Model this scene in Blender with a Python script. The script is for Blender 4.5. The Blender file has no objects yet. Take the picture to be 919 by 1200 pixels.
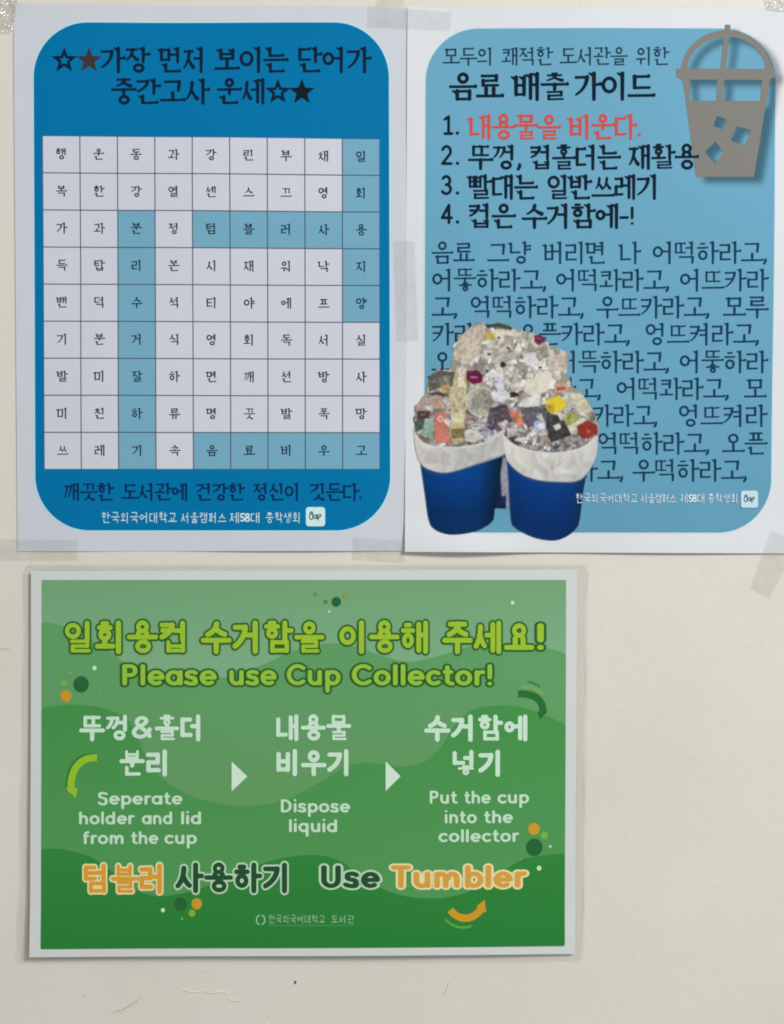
import bpy, math, random
import numpy as np

# ------------------------------------------------------------------ camera, world, lights, exposure
S = 0.000465                       # metres of wall per photograph pixel
def X(px): return (px - 459.5) * S
def Z(py): return (600.0 - py) * S

sc = bpy.context.scene
cam_d = bpy.data.cameras.new("camera")
cam = bpy.data.objects.new("camera", cam_d)
sc.collection.objects.link(cam)
CAM = 0.80
cam.location = (0, -CAM, 0)
cam.rotation_euler = (math.radians(90), 0, 0)
cam_d.sensor_fit = 'VERTICAL'
cam_d.angle = 2 * math.atan(600 * S / CAM)
cam_d.clip_start = 0.01
cam_d.clip_end = 50
sc.camera = cam

world = bpy.data.worlds.new("World")
sc.world = world
world.use_nodes = True
bg = world.node_tree.nodes["Background"]
bg.inputs[0].default_value = (1.0, 0.99, 0.97, 1)
bg.inputs[1].default_value = 0.362

def area(name, loc, target, size, power, color):
    d = bpy.data.lights.new(name, 'AREA')
    d.shape = 'RECTANGLE'; d.size = size[0]; d.size_y = size[1]
    d.energy = power; d.color = color
    o = bpy.data.objects.new(name, d)
    o.location = loc
    v = [t - l for t, l in zip(target, loc)]
    import mathutils
    o.rotation_euler = mathutils.Vector(v).to_track_quat('-Z', 'Y').to_euler()
    sc.collection.objects.link(o)
    return o
area("ceiling_lamp", (1.52, -1.68, 1.22), (0, 0, 0), (0.60, 0.50), 53, (1.0, 0.985, 0.96))

sc.view_settings.view_transform = 'Standard'
sc.view_settings.look = 'None'
sc.view_settings.exposure = 0
sc.view_settings.gamma = 1
sc.view_settings.use_curve_mapping = False
sc.cycles.use_denoising = True
sc.cycles.pixel_filter_type = 'BLACKMAN_HARRIS'
sc.cycles.filter_width = 1.9
sc.cycles.max_bounces = 8
sc.cycles.transparent_max_bounces = 12

# ------------------------------------------------------------------ colour helpers
def lin(c):
    return tuple((v / 255 / 12.92) if v / 255 <= 0.04045 else ((v / 255 + 0.055) / 1.055) ** 2.4 for v in c)
# K maps a colour as it shows under the light at a poster to that surface's own colour
KL, KR, KG = 1.18, 1.03, 1.22
def ink(c, k): return tuple(min(0.9, v * k) for v in lin(c))

# ------------------------------------------------------------------ materials
def mat(name, rough=0.5, base=None, attr=None, spec=0.5, bump=0.0, bscale=800, var=0.0, vscale=60, coat=0.0):
    m = bpy.data.materials.new(name); m.use_nodes = True
    nt = m.node_tree; N = nt.nodes; L = nt.links
    b = N["Principled BSDF"]
    b.inputs["Roughness"].default_value = rough
    b.inputs["Specular IOR Level"].default_value = spec
    b.inputs["Coat Weight"].default_value = coat
    b.inputs["Coat Roughness"].default_value = 0.12
    tc = N.new("ShaderNodeTexCoord")
    if attr:
        a = N.new("ShaderNodeAttribute"); a.attribute_name = attr; src = a.outputs["Color"]
    else:
        r = N.new("ShaderNodeRGB"); r.outputs[0].default_value = (*base, 1); src = r.outputs[0]
    if var:
        n = N.new("ShaderNodeTexNoise"); n.inputs["Scale"].default_value = vscale; n.inputs["Detail"].default_value = 5
        mr = N.new("ShaderNodeMapRange"); mr.inputs[3].default_value = 1 - var; mr.inputs[4].default_value = 1 + var
        mr.inputs[1].default_value = .25; mr.inputs[2].default_value = .75
        mx = N.new("ShaderNodeVectorMath"); mx.operation = 'SCALE'
        L.new(tc.outputs["Object"], n.inputs["Vector"]); L.new(n.outputs["Fac"], mr.inputs[0])
        L.new(src, mx.inputs[0]); L.new(mr.outputs[0], mx.inputs["Scale"]); src = mx.outputs[0]
    L.new(src, b.inputs["Base Color"])
    if bump:
        n = N.new("ShaderNodeTexNoise"); n.inputs["Scale"].default_value = bscale; n.inputs["Detail"].default_value = 4
        bp = N.new("ShaderNodeBump"); bp.inputs["Strength"].default_value = bump; bp.inputs["Distance"].default_value = 0.0004
        L.new(tc.outputs["Object"], n.inputs["Vector"]); L.new(n.outputs["Fac"], bp.inputs["Height"])
        L.new(bp.outputs[0], b.inputs["Normal"])
    return m

def film(name, tint, alpha, rough, bump=0.0, bscale=300, dist=0.0005, gloss=0.5, bmax=None):
    """Clear plastic film: mostly transparent, a thin milky layer, its own gloss."""
    m = bpy.data.materials.new(name); m.use_nodes = True
    nt = m.node_tree; N = nt.nodes; L = nt.links
    b = N["Principled BSDF"]
    b.inputs["Base Color"].default_value = (*tint, 1)
    b.inputs["Roughness"].default_value = rough
    b.inputs["Specular IOR Level"].default_value = gloss
    b.inputs["Alpha"].default_value = alpha
    tc = N.new("ShaderNodeTexCoord")
    if bump:
        n = N.new("ShaderNodeTexNoise"); n.inputs["Scale"].default_value = bscale; n.inputs["Detail"].default_value = 3
        n.inputs["Distortion"].default_value = 0.6
        bp = N.new("ShaderNodeBump"); bp.inputs["Strength"].default_value = bump; bp.inputs["Distance"].default_value = dist
        L.new(tc.outputs["Object"], n.inputs["Vector"]); L.new(n.outputs["Fac"], bp.inputs["Height"])
        L.new(bp.outputs[0], b.inputs["Normal"])
        if bmax:
            # worn film: milkiness varies
            mr = N.new("ShaderNodeMapRange"); mr.inputs[1].default_value = .35; mr.inputs[2].default_value = .7
            mr.inputs[3].default_value = alpha; mr.inputs[4].default_value = bmax
            L.new(n.outputs["Fac"], mr.inputs[0]); L.new(mr.outputs[0], b.inputs["Alpha"])
    return m

M_ink_matte = mat("printed_ink", 0.6, attr="ink", spec=0.06, var=0.03, vscale=900)
M_ink_lam = mat("printed_ink_under_laminate", 0.5, attr="ink", spec=0.06, var=0.02, vscale=900)
M_paper_l = mat("copy_paper_dim", 0.65, base=(.645, .680, .755), spec=0.2, bump=0.10, bscale=1500, var=0.02, vscale=35)  # base lowered for the dimmer light on the left sheet
M_paper_r = mat("copy_paper_lit", 0.65, base=(.750, .785, .830), spec=0.2, bump=0.10, bscale=1500, var=0.02, vscale=35)  # same kind of paper, stronger light on the right put into its base
M_paper_g = mat("laminated_paper", 0.35, base=(.70, .745, .735), spec=0.1, bump=0.03, bscale=500)
M_pouch = film("laminate_film", (.62, .62, .56), 0.015, 0.22, 0.35, 60, 0.0006)
M_tape = film("clear_tape", (.47, .48, .42), 0.09, 0.36, 0.4, 150, 0.0005, gloss=.3, bmax=0.17)
M_tape_gloss = film("wrinkled_glossy_tape", (.72, .70, .62), 0.14, 0.14, 0.9, 190, 0.0022, gloss=1.0, bmax=0.34)

def add_gloss(m, fac, rough):
    """the film's own surface reflection, on top of what shows through it"""
    nt = m.node_tree; N = nt.nodes; L = nt.links
    out = [n for n in N if n.type == 'OUTPUT_MATERIAL'][0]; b = N["Principled BSDF"]
    g = N.new("ShaderNodeBsdfGlossy"); g.inputs["Roughness"].default_value = rough
    mx = N.new("ShaderNodeMixShader"); mx.inputs[0].default_value = fac
    L.new(b.outputs[0], mx.inputs[1]); L.new(g.outputs[0], mx.inputs[2]); L.new(mx.outputs[0], out.inputs[0])
    if b.inputs["Normal"].links: L.new(b.inputs["Normal"].links[0].from_socket, g.inputs["Normal"])
add_gloss(M_tape_gloss, .13, .16)
add_gloss(M_tape, .022, .3)
add_gloss(M_pouch, .012, .2)

def wall_material():
    m = bpy.data.materials.new("painted_plaster"); m.use_nodes = True
    nt = m.node_tree; N = nt.nodes; L = nt.links
    b = N["Principled BSDF"]; b.inputs["Roughness"].default_value = 0.5
    b.inputs["Specular IOR Level"].default_value = 0.35
    tc = N.new("ShaderNodeTexCoord")
    n1 = N.new("ShaderNodeTexNoise"); n1.inputs["Scale"].default_value = 9; n1.inputs["Detail"].default_value = 6
    cr = N.new("ShaderNodeValToRGB")
    cr.color_ramp.elements[0].position = .3; cr.color_ramp.elements[0].color = (.735, .722, .640, 1)
    cr.color_ramp.elements[1].position = .7; cr.color_ramp.elements[1].color = (.780, .770, .692, 1)
    L.new(tc.outputs["Object"], n1.inputs["Vector"]); L.new(n1.outputs["Fac"], cr.inputs[0])
    n4 = N.new("ShaderNodeTexNoise"); n4.inputs["Scale"].default_value = 420; n4.inputs["Detail"].default_value = 3
    mr = N.new("ShaderNodeMapRange"); mr.inputs[1].default_value = .3; mr.inputs[2].default_value = .7
    mr.inputs[3].default_value = .985; mr.inputs[4].default_value = 1.015
    mx = N.new("ShaderNodeVectorMath"); mx.operation = 'SCALE'
    L.new(tc.outputs["Object"], n4.inputs["Vector"]); L.new(n4.outputs["Fac"], mr.inputs[0])
    L.new(cr.outputs[0], mx.inputs[0]); L.new(mr.outputs[0], mx.inputs["Scale"])
    L.new(mx.outputs[0], b.inputs["Base Color"])
    n2 = N.new("ShaderNodeTexNoise"); n2.inputs["Scale"].default_value = 260; n2.inputs["Detail"].default_value = 4
    n3 = N.new("ShaderNodeTexNoise"); n3.inputs["Scale"].default_value = 34; n3.inputs["Detail"].default_value = 3
    n3.inputs["Distortion"].default_value = 1.2
    b1 = N.new("ShaderNodeBump"); b1.inputs["Strength"].default_value = .24; b1.inputs["Distance"].default_value = .0005
    b2 = N.new("ShaderNodeBump"); b2.inputs["Strength"].default_value = .22; b2.inputs["Distance"].default_value = .0012
    L.new(tc.outputs["Object"], n2.inputs["Vector"]); L.new(tc.outputs["Object"], n3.inputs["Vector"])
    L.new(n3.outputs["Fac"], b2.inputs["Height"]); L.new(n2.outputs["Fac"], b1.inputs["Height"])
    L.new(b2.outputs[0], b1.inputs["Normal"]); L.new(b1.outputs[0], b.inputs["Normal"])
    return m
M_wall = wall_material()

# ------------------------------------------------------------------ how far each sheet stands off the wall (metres), at a pixel of the wall
LAYER = 0.00005
def sm(x, a, b):
    t = np.clip((np.asarray(x, float) - a) / (b - a), 0, 1); return t * t * (3 - 2 * t)
def lift_left(x, y):
    return 0.0005 + 0.0003 * sm(x, 16, 110) + 0.0004 * sm(x, 10, 130) * np.sin(x / 47 + y / 90) + 0.0003 * sm(x, 10, 130) * np.sin(y / 58 - x / 140) \
        + 0.0009 * sm(x, 430, 478) * np.exp(-((y - 200) / 120.) ** 2) * 0.3
def lift_right(x, y):
    return 0.0009 + 0.00042 * np.sin(x / 52 - y / 80 + 1) + 0.00030 * np.sin(y / 49 + 2) \
        + 0.0028 * sm(y, 600, 648) * np.exp(-((x - 545) / 62.) ** 2) + 0.0004 * sm(y, 600, 648)
def lift_green(x, y):
    return 0.0023 + 0.0012 * sm(y, 1040, 1125) + 0.0004 * np.sin(x / 75 + y / 130) + 0.0004 * np.sin(y / 85 + x / 260 + 1) \
        - 0.0008 * sm(x, 560, 690) + 0.0003 * sm(y, 1050, 1125)

# ------------------------------------------------------------------ mesh helpers
def link(me, name, parent=None, m=None):
    o = bpy.data.objects.new(name, me)
    sc.collection.objects.link(o)
    if m: me.materials.append(m)
    if parent: o.parent = parent
    return o

class Print:
    """Collects flat printed shapes (photo-pixel coordinates) into one mesh with an 'ink' colour."""
    def __init__(s): s.v = []; s.f = []; s.c = []
    def add(s, vs, fs, col):
        o = len(s.v); s.v += vs; s.f += [tuple(i + o for i in f) for f in fs]
        if callable(col): s.c += [col(x, y) for x, y in vs]
        else: s.c += [col] * len(vs)
    def build(s, name, parent, lift, layer, m):
        a = np.array(s.v, float).reshape(-1, 2)
        yy = -(lift(a[:, 0], a[:, 1]) + layer * LAYER)
        co = np.stack([X(a[:, 0]), yy, Z(a[:, 1])], 1)
        me = bpy.data.meshes.new(name)
        me.from_pydata(co.tolist(), [], s.f)
        at = me.color_attributes.new("ink", 'FLOAT_COLOR', 'POINT')
        cc = np.ones((len(s.v), 4)); cc[:, :3] = np.array(s.c, float)[:, :3]
        if len(s.c) and len(s.c[0]) == 4: cc[:, 3] = np.array(s.c)[:, 3]
        at.data.foreach_set("color", cc.astype(np.float32).ravel())
        me.update()
        return link(me, name, parent, m)

def contour(F, x0, y0, h, maxrun=6):
    """Filled contour (F<0) of a field sampled on a grid: returns 2D verts and faces."""
    ny, nx = F.shape
    vs, fs, idx = [], [], {}
    def V(key, x, y):
        k = idx.get(key)
        if k is None:
            k = len(vs); idx[key] = k; vs.append((x0 + x * h, y0 + y * h))
        return k
    ins = F < 0
    full = ins[:-1, :-1] & ins[1:, :-1] & ins[:-1, 1:] & ins[1:, 1:]
    anyi = ins[:-1, :-1] | ins[1:, :-1] | ins[:-1, 1:] | ins[1:, 1:]
    mix = anyi & ~full
    for j in range(ny - 1):
        row = full[j]
        if row.any():
            i = 0
            while i < nx - 1:
                if row[i]:
                    k = i
                    while k < nx - 1 and row[k] and k - i < maxrun: k += 1
                    fs.append((V((i, j), i, j), V((k, j), k, j), V((k, j + 1), k, j + 1), V((i, j + 1), i, j + 1)))
                    i = k
                else: i += 1
    for j, i in zip(*np.nonzero(mix)):
        i = int(i); j = int(j)
        c = [(i, j), (i + 1, j), (i + 1, j + 1), (i, j + 1)]
        val = [F[q[1], q[0]] for q in c]
        poly = []
        for a in range(4):
            b = (a + 1) % 4
            if val[a] < 0: poly.append(V(c[a], *c[a]))
            if (val[a] < 0) != (val[b] < 0):
                t = val[a] / (val[a] - val[b])
                ka, kb = (c[a], c[b]) if c[a] < c[b] else (c[b], c[a])
                poly.append(V((ka, kb), c[a][0] + (c[b][0] - c[a][0]) * t, c[a][1] + (c[b][1] - c[a][1]) * t))
        if len(poly) >= 3: fs.append(tuple(poly))
    return vs, fs

def grid(x0, y0, x1, y1, h):
    nx = int(math.ceil((x1 - x0) / h)) + 1; ny = int(math.ceil((y1 - y0) / h)) + 1
    xs = x0 + np.arange(nx) * h; ys = y0 + np.arange(ny) * h
    return np.meshgrid(xs, ys)

# signed distances (y runs down, like the photograph)
def d_seg(P, a, b, ra, rb=None):
    if rb is None: rb = ra
    px, py = P; dx, dy = b[0] - a[0], b[1] - a[1]
    L2 = dx * dx + dy * dy + 1e-12
    t = np.clip(((px - a[0]) * dx + (py - a[1]) * dy) / L2, 0, 1)
    return np.hypot(px - a[0] - t * dx, py - a[1] - t * dy) - (ra + (rb - ra) * t)
def d_line(P, pts, r0, r1=None):
    if r1 is None: r1 = r0
    n = len(pts) - 1; D = None
    for k in range(n):
        d = d_seg(P, pts[k], pts[k + 1], r0 + (r1 - r0) * k / n, r0 + (r1 - r0) * (k + 1) / n)
        D = d if D is None else np.minimum(D, d)
    return D
def d_poly(P, pts):
    px, py = P; D = np.full(px.shape, 1e9); s = np.ones(px.shape, bool)
    n = len(pts)
    for k in range(n):
        a, b = pts[k], pts[(k + 1) % n]
        D = np.minimum(D, d_seg(P, a, b, 0))
        c = ((a[1] > py) != (b[1] > py)) & (px < (b[0] - a[0]) * (py - a[1]) / ((b[1] - a[1]) or 1e-12) + a[0])
        s ^= c
    return np.where(s, D, -D)
def d_rrect(P, x0, y0, x1, y1, r):
    px, py = P; cx, cy = (x0 + x1) / 2, (y0 + y1) / 2
    qx = np.abs(px - cx) - (x1 - x0) / 2 + r; qy = np.abs(py - cy) - (y1 - y0) / 2 + r
    return np.hypot(np.maximum(qx, 0), np.maximum(qy, 0)) + np.minimum(np.maximum(qx, qy), 0) - r
def d_ell(P, cx, cy, rx, ry):
    px, py = P; u = (px - cx) / rx; v = (py - cy) / ry; k = np.hypot(u, v)
    g = np.hypot(u / rx, v / ry) + 1e-9
    return (k - 1) * k / g
def arc(cx, cy, rx, ry, a0, a1, n=14):
    return [(cx + rx * math.cos(math.radians(a0 + (a1 - a0) * k / n)), cy - ry * math.sin(math.radians(a0 + (a1 - a0) * k / n))) for k in range(n + 1)]
def bez(p0, p1, p2, p3, n=10):
    o = []
    for k in range(n + 1):
        t = k / n; u = 1 - t
        o.append(tuple(u ** 3 * p0[i] + 3 * u * u * t * p1[i] + 3 * u * t * t * p2[i] + t ** 3 * p3[i] for i in (0, 1)))
    return o

# ------------------------------------------------------------------ Hangul and Latin lettering drawn stroke by stroke
INI = 'ㄱㄲㄴㄷㄸㄹㅁㅂㅃㅅㅆㅇㅈㅉㅊㅋㅌㅍㅎ'
MED = 'ㅏㅐㅑㅒㅓㅔㅕㅖㅗㅘㅙㅚㅛㅜㅝㅞㅟㅠㅡㅢㅣ'
FIN = ['', 'ㄱ', 'ㄲ', 'ㄳ', 'ㄴ', 'ㄵ', 'ㄶ', 'ㄷ', 'ㄹ', 'ㄺ', 'ㄻ', 'ㄼ', 'ㄽ', 'ㄾ', 'ㄿ', 'ㅀ', 'ㅁ', 'ㅂ', 'ㅄ', 'ㅅ', 'ㅆ', 'ㅇ', 'ㅈ', 'ㅊ', 'ㅋ', 'ㅌ', 'ㅍ', 'ㅎ']

class Pen:
    def __init__(s, P, wv, wh, serif): s.P = P; s.wv = wv; s.wh = wh; s.serif = serif; s.D = np.full(P[0].shape, 9.0); s.k = 1.0
    def u(s, d): s.D = np.minimum(s.D, d)
    def H(s, x0, x1, y, foot=False):
        w = s.wh * s.k
        if s.serif:
            s.u(d_seg(s.P, (x0, y + .008), (x1, y - .004), w, w))
            if foot:
                s.u(d_seg(s.P, (x1 - .03, y - .004), (x1 - .005, y - .012), w * 1.0, w * 1.55))
            s.u(d_seg(s.P, (x0, y + .003), (x0 + .02, y + .006), w * 1.2, w))
        else: s.u(d_seg(s.P, (x0, y), (x1, y), w))
    def Vv(s, x, y0, y1, head=True):
        w = s.wv * s.k
        s.u(d_seg(s.P, (x, y0), (x, y1), w * (1.0), w * (.86 if s.serif else 1)))
        if s.serif and head:
            s.u(d_seg(s.P, (x - w * 2.4, y0 - w * .15), (x, y0 + w * 1.1), w * .38, w * .95))
    def line(s, pts, a, b=None): s.u(d_line(s.P, pts, a * s.k, (a if b is None else b) * s.k))
    def ring(s, cx, cy, rx, ry):
        a = (s.wv * .88 if s.serif else s.wh) * s.k; b = (s.wh * 1.25 if s.serif else s.wh) * s.k
        d1 = d_ell(s.P, cx, cy, rx + a, ry + b); 
        ix, iy = max(rx - a, .012), max(ry - b, .012)
        d2 = d_ell(s.P, cx, cy, ix, iy)
        s.u(np.maximum(d1, -d2))

def cons(p, j, x0, y0, x1, y1, ctx):
    """ctx: 'L' beside an upright vowel, 'T' above a flat vowel, 'F' final."""
    w, h = x1 - x0, y1 - y0; k0 = p.k
    V = p.wv; Hh = p.wh
    dbl = {'ㄲ': 'ㄱ', 'ㄸ': 'ㄷ', 'ㅃ': 'ㅂ', 'ㅆ': 'ㅅ', 'ㅉ': 'ㅈ'}
    pair = {'ㄳ': 'ㄱㅅ', 'ㄵ': 'ㄴㅈ', 'ㄶ': 'ㄴㅎ', 'ㄺ': 'ㄹㄱ', 'ㄻ': 'ㄹㅁ', 'ㄼ': 'ㄹㅂ', 'ㅀ': 'ㄹㅎ', 'ㅄ': 'ㅂㅅ'}
    if j in dbl or j in pair:
        a, b = (dbl[j], dbl[j]) if j in dbl else pair[j]
        p.k = k0 * .84; g = .04 if j != 'ㅃ' else .05
        cons(p, a, x0 - .02 * w, y0, x0 + w * (.5 - g), y1, ctx); cons(p, b, x0 + w * (.5 + g), y0, x1 + .02 * w, y1, ctx)
        p.k = k0; return
    nst = {'ㄹ': 3, 'ㅌ': 3, 'ㅎ': 3.4, 'ㅊ': 3, 'ㅂ': 2.6, 'ㅍ': 2.4, 'ㅈ': 2.2, 'ㅋ': 2.2, 'ㅁ': 2.2}.get(j, 2)
    lim = h / (nst * (2.4 if p.serif else 1.86))                      # thin the strokes where they would clog
    p.k = min(k0, lim / max(Hh, 1e-6)) if Hh > lim else k0
    if j == 'ㄱ' or j == 'ㅋ':
        if ctx == 'L':
            p.H(x0 + .02 * w, x1 - .04 * w, y0 + .02 * h)
            p.line(bez((x1 - .06 * w, y0 + .02 * h), (x1 - .10 * w, y0 + .45 * h), (x0 + .55 * w, y0 + .78 * h), (x0 + .02 * w, y1)), V * 1.05, V * .55 if p.serif else V * .95)
            if j == 'ㅋ': p.H(x0 + .08 * w, x1 - .22 * w, y0 + .46 * h)
        else:
            p.H(x0, x1 - .05 * w, y0)
            p.line([(x1 - .06 * w, y0), (x1 - (.08 if ctx == 'F' else .12) * w, y1)], V, V * .9)
            if j == 'ㅋ': p.H(x0 + .04 * w, x1 - .1 * w, y0 + .48 * h)
    elif j == 'ㄴ':
        p.Vv(x0 + .06 * w, y0, y1)
        p.H(x0 + .06 * w, x1, y1 - (.02 * h), foot=ctx != 'L')
    elif j == 'ㄷ' or j == 'ㅌ':
        p.H(x0 + .04 * w, x1 - .06 * w, y0, foot=True); p.Vv(x0 + .08 * w, y0, y1, head=False); p.H(x0 + .06 * w, x1, y1)
        if j == 'ㅌ': p.H(x0 + .1 * w, x1 - .1 * w, (y0 + y1) / 2)
    elif j == 'ㄹ':
        ym = (y0 + y1) / 2
        p.H(x0 + .02 * w, x1 - .08 * w, y0); p.Vv(x1 - .1 * w, y0, ym, head=False); p.H(x0 + .06 * w, x1 - .08 * w, ym)
        p.Vv(x0 + .08 * w, ym, y1, head=False); p.H(x0 + .06 * w, x1, y1)
    elif j == 'ㅁ':
        p.Vv(x0 + .08 * w, y0, y1); p.H(x0 + .06 * w, x1 - .08 * w, y0 + .02 * h); p.Vv(x1 - .1 * w, y0, y1, head=False); p.H(x0 + .06 * w, x1 - .08 * w, y1 - .02 * h)
    elif j == 'ㅂ':
        p.Vv(x0 + .08 * w, y0, y1); p.Vv(x1 - .1 * w, y0, y1, head=p.serif)
        p.H(x0 + .06 * w, x1 - .08 * w, y0 + .46 * h); p.H(x0 + .06 * w, x1 - .08 * w, y1 - .02 * h)
    elif j == 'ㅅ' or j == 'ㅈ' or j == 'ㅊ':
        cx = (x0 + x1) / 2; yt = y0
        if j == 'ㅊ':
            p.H(cx - .14 * w, cx + .14 * w, y0); yt = y0 + .26 * h
        if j != 'ㅅ': p.H(x0 + .06 * w, x1 - .06 * w, yt)
        ax = cx + (.02 * w if j == 'ㅅ' else .06 * w)
        wide = .0 if ctx == 'L' else 0
        p.line(bez((ax, yt), (ax - .02 * w, yt + .45 * (y1 - yt)), (cx - .22 * w, yt + .8 * (y1 - yt)), (x0, y1)), V * 1.05, V * .5 if p.serif else V * .95)
        p.line(bez((cx - .02 * w, yt + .42 * (y1 - yt)), (cx + .08 * w, yt + .62 * (y1 - yt)), (cx + .25 * w, yt + .85 * (y1 - yt)), (x1, y1 - .02 * h)), V * .6 if p.serif else V * .95, V * 1.1 if p.serif else V * .95)
    elif j == 'ㅇ':
        m = min(w, h * 1.15) if ctx != 'F' else min(w, h * 1.45)
        p.ring((x0 + x1) / 2, (y0 + y1) / 2, m * .46 * (1 if p.serif else .94), min(h, m) * (.5 if p.serif else .47))
    elif j == 'ㅍ':
        p.H(x0 + .03 * w, x1 - .03 * w, y0); p.Vv(x0 + .3 * w, y0, y1, head=False); p.Vv(x1 - .3 * w, y0, y1, head=False); p.H(x0, x1, y1)
    elif j == 'ㅎ':
        cx = (x0 + x1) / 2
        p.H(cx - .18 * w, cx + .18 * w, y0); p.H(x0 + .03 * w, x1 - .03 * w, y0 + .26 * h)
        r = min(w * .34, h * .27); p.ring(cx, y1 - h * .27, r * 1.08, h * .25)
    p.k = k0

def hangul(p, ch):
    c = ord(ch) - 0xAC00; a, b, f = INI[c // 588], MED[(c % 588) // 28], FIN[c % 28]
    sf = p.serif; k0 = p.k
    dense = (a in 'ㄲㄸㅃㅆㅉ') + (b in 'ㅐㅔㅒㅖㅙㅞㅘㅝ') + (f != '') * .8 + (f in ('ㄹ', 'ㅎ')) * .4
    if not sf: p.k = 1 - .07 * dense
    else: p.k = 1 - .04 * dense
    w2 = b in 'ㅐㅔㅒㅖㅙㅞ'
    if b in 'ㅏㅐㅑㅒㅓㅔㅕㅖㅣ':
        left = b in 'ㅓㅔㅕㅖ'; tight = w2
        x1 = .50 if not tight else .42
        if left: x1 -= .05
        if b == 'ㅣ': x1 = .54
        if a in 'ㄲㄸㅃㅆㅉ': x1 += .03
        st = {'ㅏ': .73, 'ㅑ': .73, 'ㅣ': .79, 'ㅓ': .78, 'ㅕ': .78}.get(b)
        yb = .97 if not f else .58
        yc0, yc1 = (.17, .80) if not f else (.10, .50)
        if a == 'ㅎ' : yc0 -= .06
        if a in 'ㅇ' and not f: yc0, yc1 = .20, .72
        cons(p, a, .06, yc0, x1, yc1, 'L')
        ym = .44 if not f else .29
        dy = .10 if not f else .075
        ys = [ym] if b in 'ㅏㅓㅐㅔ' else [ym - dy, ym + dy]
        if w2:
            s1, s2 = (.62, .86) if not left else (.66, .87)
            p.Vv(s1, .09, yb - .04); p.Vv(s2, .05, yb)
            for y in ys:
                if b in 'ㅐㅒ': p.H(s1, s2, y)
                else: p.H(x1 + .06, s1, y)
        else:
            p.Vv(st, .05, yb)
            for y in ys:
                if b in 'ㅏㅑ': p.H(st, .96, y, foot=True)
                elif left: p.H(x1 + .06, st, y)
        if f: cons(p, f, .24, .69 - .03 * (f in 'ㅎㄹ') - (0 if sf else .02), .86, .95, 'F')
    elif b in 'ㅗㅛㅜㅠㅡ':
        n = 2 if b in 'ㅛㅠ' else 1
        if not f:
            if b in 'ㅗㅛ': cons(p, a, .20, .12, .80, .46, 'T'); yh = .84
            elif b == 'ㅡ': cons(p, a, .20, .16, .80, .56, 'T'); yh = .84
            else: cons(p, a, .20, .08, .80, .42, 'T'); yh = .61
            p.H(.04, .96, yh, foot=True)
            for x in ([.5] if n == 1 else [.36, .64]):
                if b in 'ㅗㅛ': p.Vv(x, .56 if a != 'ㄹ' else .58, yh, head=False)
                if b in 'ㅜㅠ': p.Vv(x, yh, .97, head=False)
        else:
            if b in 'ㅗㅛ': cons(p, a, .22, (.02 if a in 'ㅇㅎ' else .05), .78, (.37 if a == 'ㅎ' else .31 if a == 'ㅇ' else .28), 'T'); yh = .50 + .03 * (a == 'ㅎ')
            elif b == 'ㅡ': cons(p, a, .22, .06, .78, .35, 'T'); yh = .51
            else: cons(p, a, .22, .04, .78, .29, 'T'); yh = .43
            p.H(.04, .96, yh, foot=True)
            for x in ([.5] if n == 1 else [.36, .64]):
                if b in 'ㅗㅛ': p.Vv(x, .38, yh, head=False)
                if b in 'ㅜㅠ': p.Vv(x, yh, .60, head=False)
            y0 = .02 * (a == 'ㅎ') + (.67 if b not in 'ㅜㅠ' else .70) - .05 * (f == 'ㅎ') - (0 if sf else .02)
            cons(p, f, .24, y0 + (.02 if f in 'ㄴㄱ' else 0), .80, .96, 'F')
    else:
        three = b in 'ㅙㅞ'
        x1 = .50 if not three else .44
        if not f: yc0, yc1, yh, yt, yb = .14, .46, .76, .56, .97
        else: yc0, yc1, yh, yt, yb = .07, .30, .52, .38, .60
        if a == 'ㅎ': yc0, yc1, yh, yt = (.06, .56, .80, .64) if not f else (.01, .38, .54, .44)
        if b in 'ㅝㅞㅟ': yh -= .10 if not f else .07; yc1 -= .05; yc0 -= .03
        cons(p, a, .10, yc0, x1, yc1, 'T')
        cx = (.1 + x1) / 2
        p.H(.04, x1 + .08, yh)
        if b in 'ㅘㅙㅚ': p.Vv(cx, yt, yh, head=False)
        elif b in 'ㅝㅞㅟ': p.Vv(cx, yh, yh + (.26 if not f else .14), head=False)
        if three:
            p.Vv(.66, .09, yb - .03); p.Vv(.87, .05, yb)
            if b == 'ㅙ': p.H(.66, .87, .45 if not f else .3)
            else: p.H(.5, .66, .78)
        else:
            p.Vv(.77, .05, yb)
            if b == 'ㅘ': p.H(.77, .97, .46 if not f else .32, foot=True)
            if b == 'ㅝ': p.H(.52, .77, yh + .13)
        if f: cons(p, f, .24, .70, .86, .94, 'F')
    p.k = k0

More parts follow.
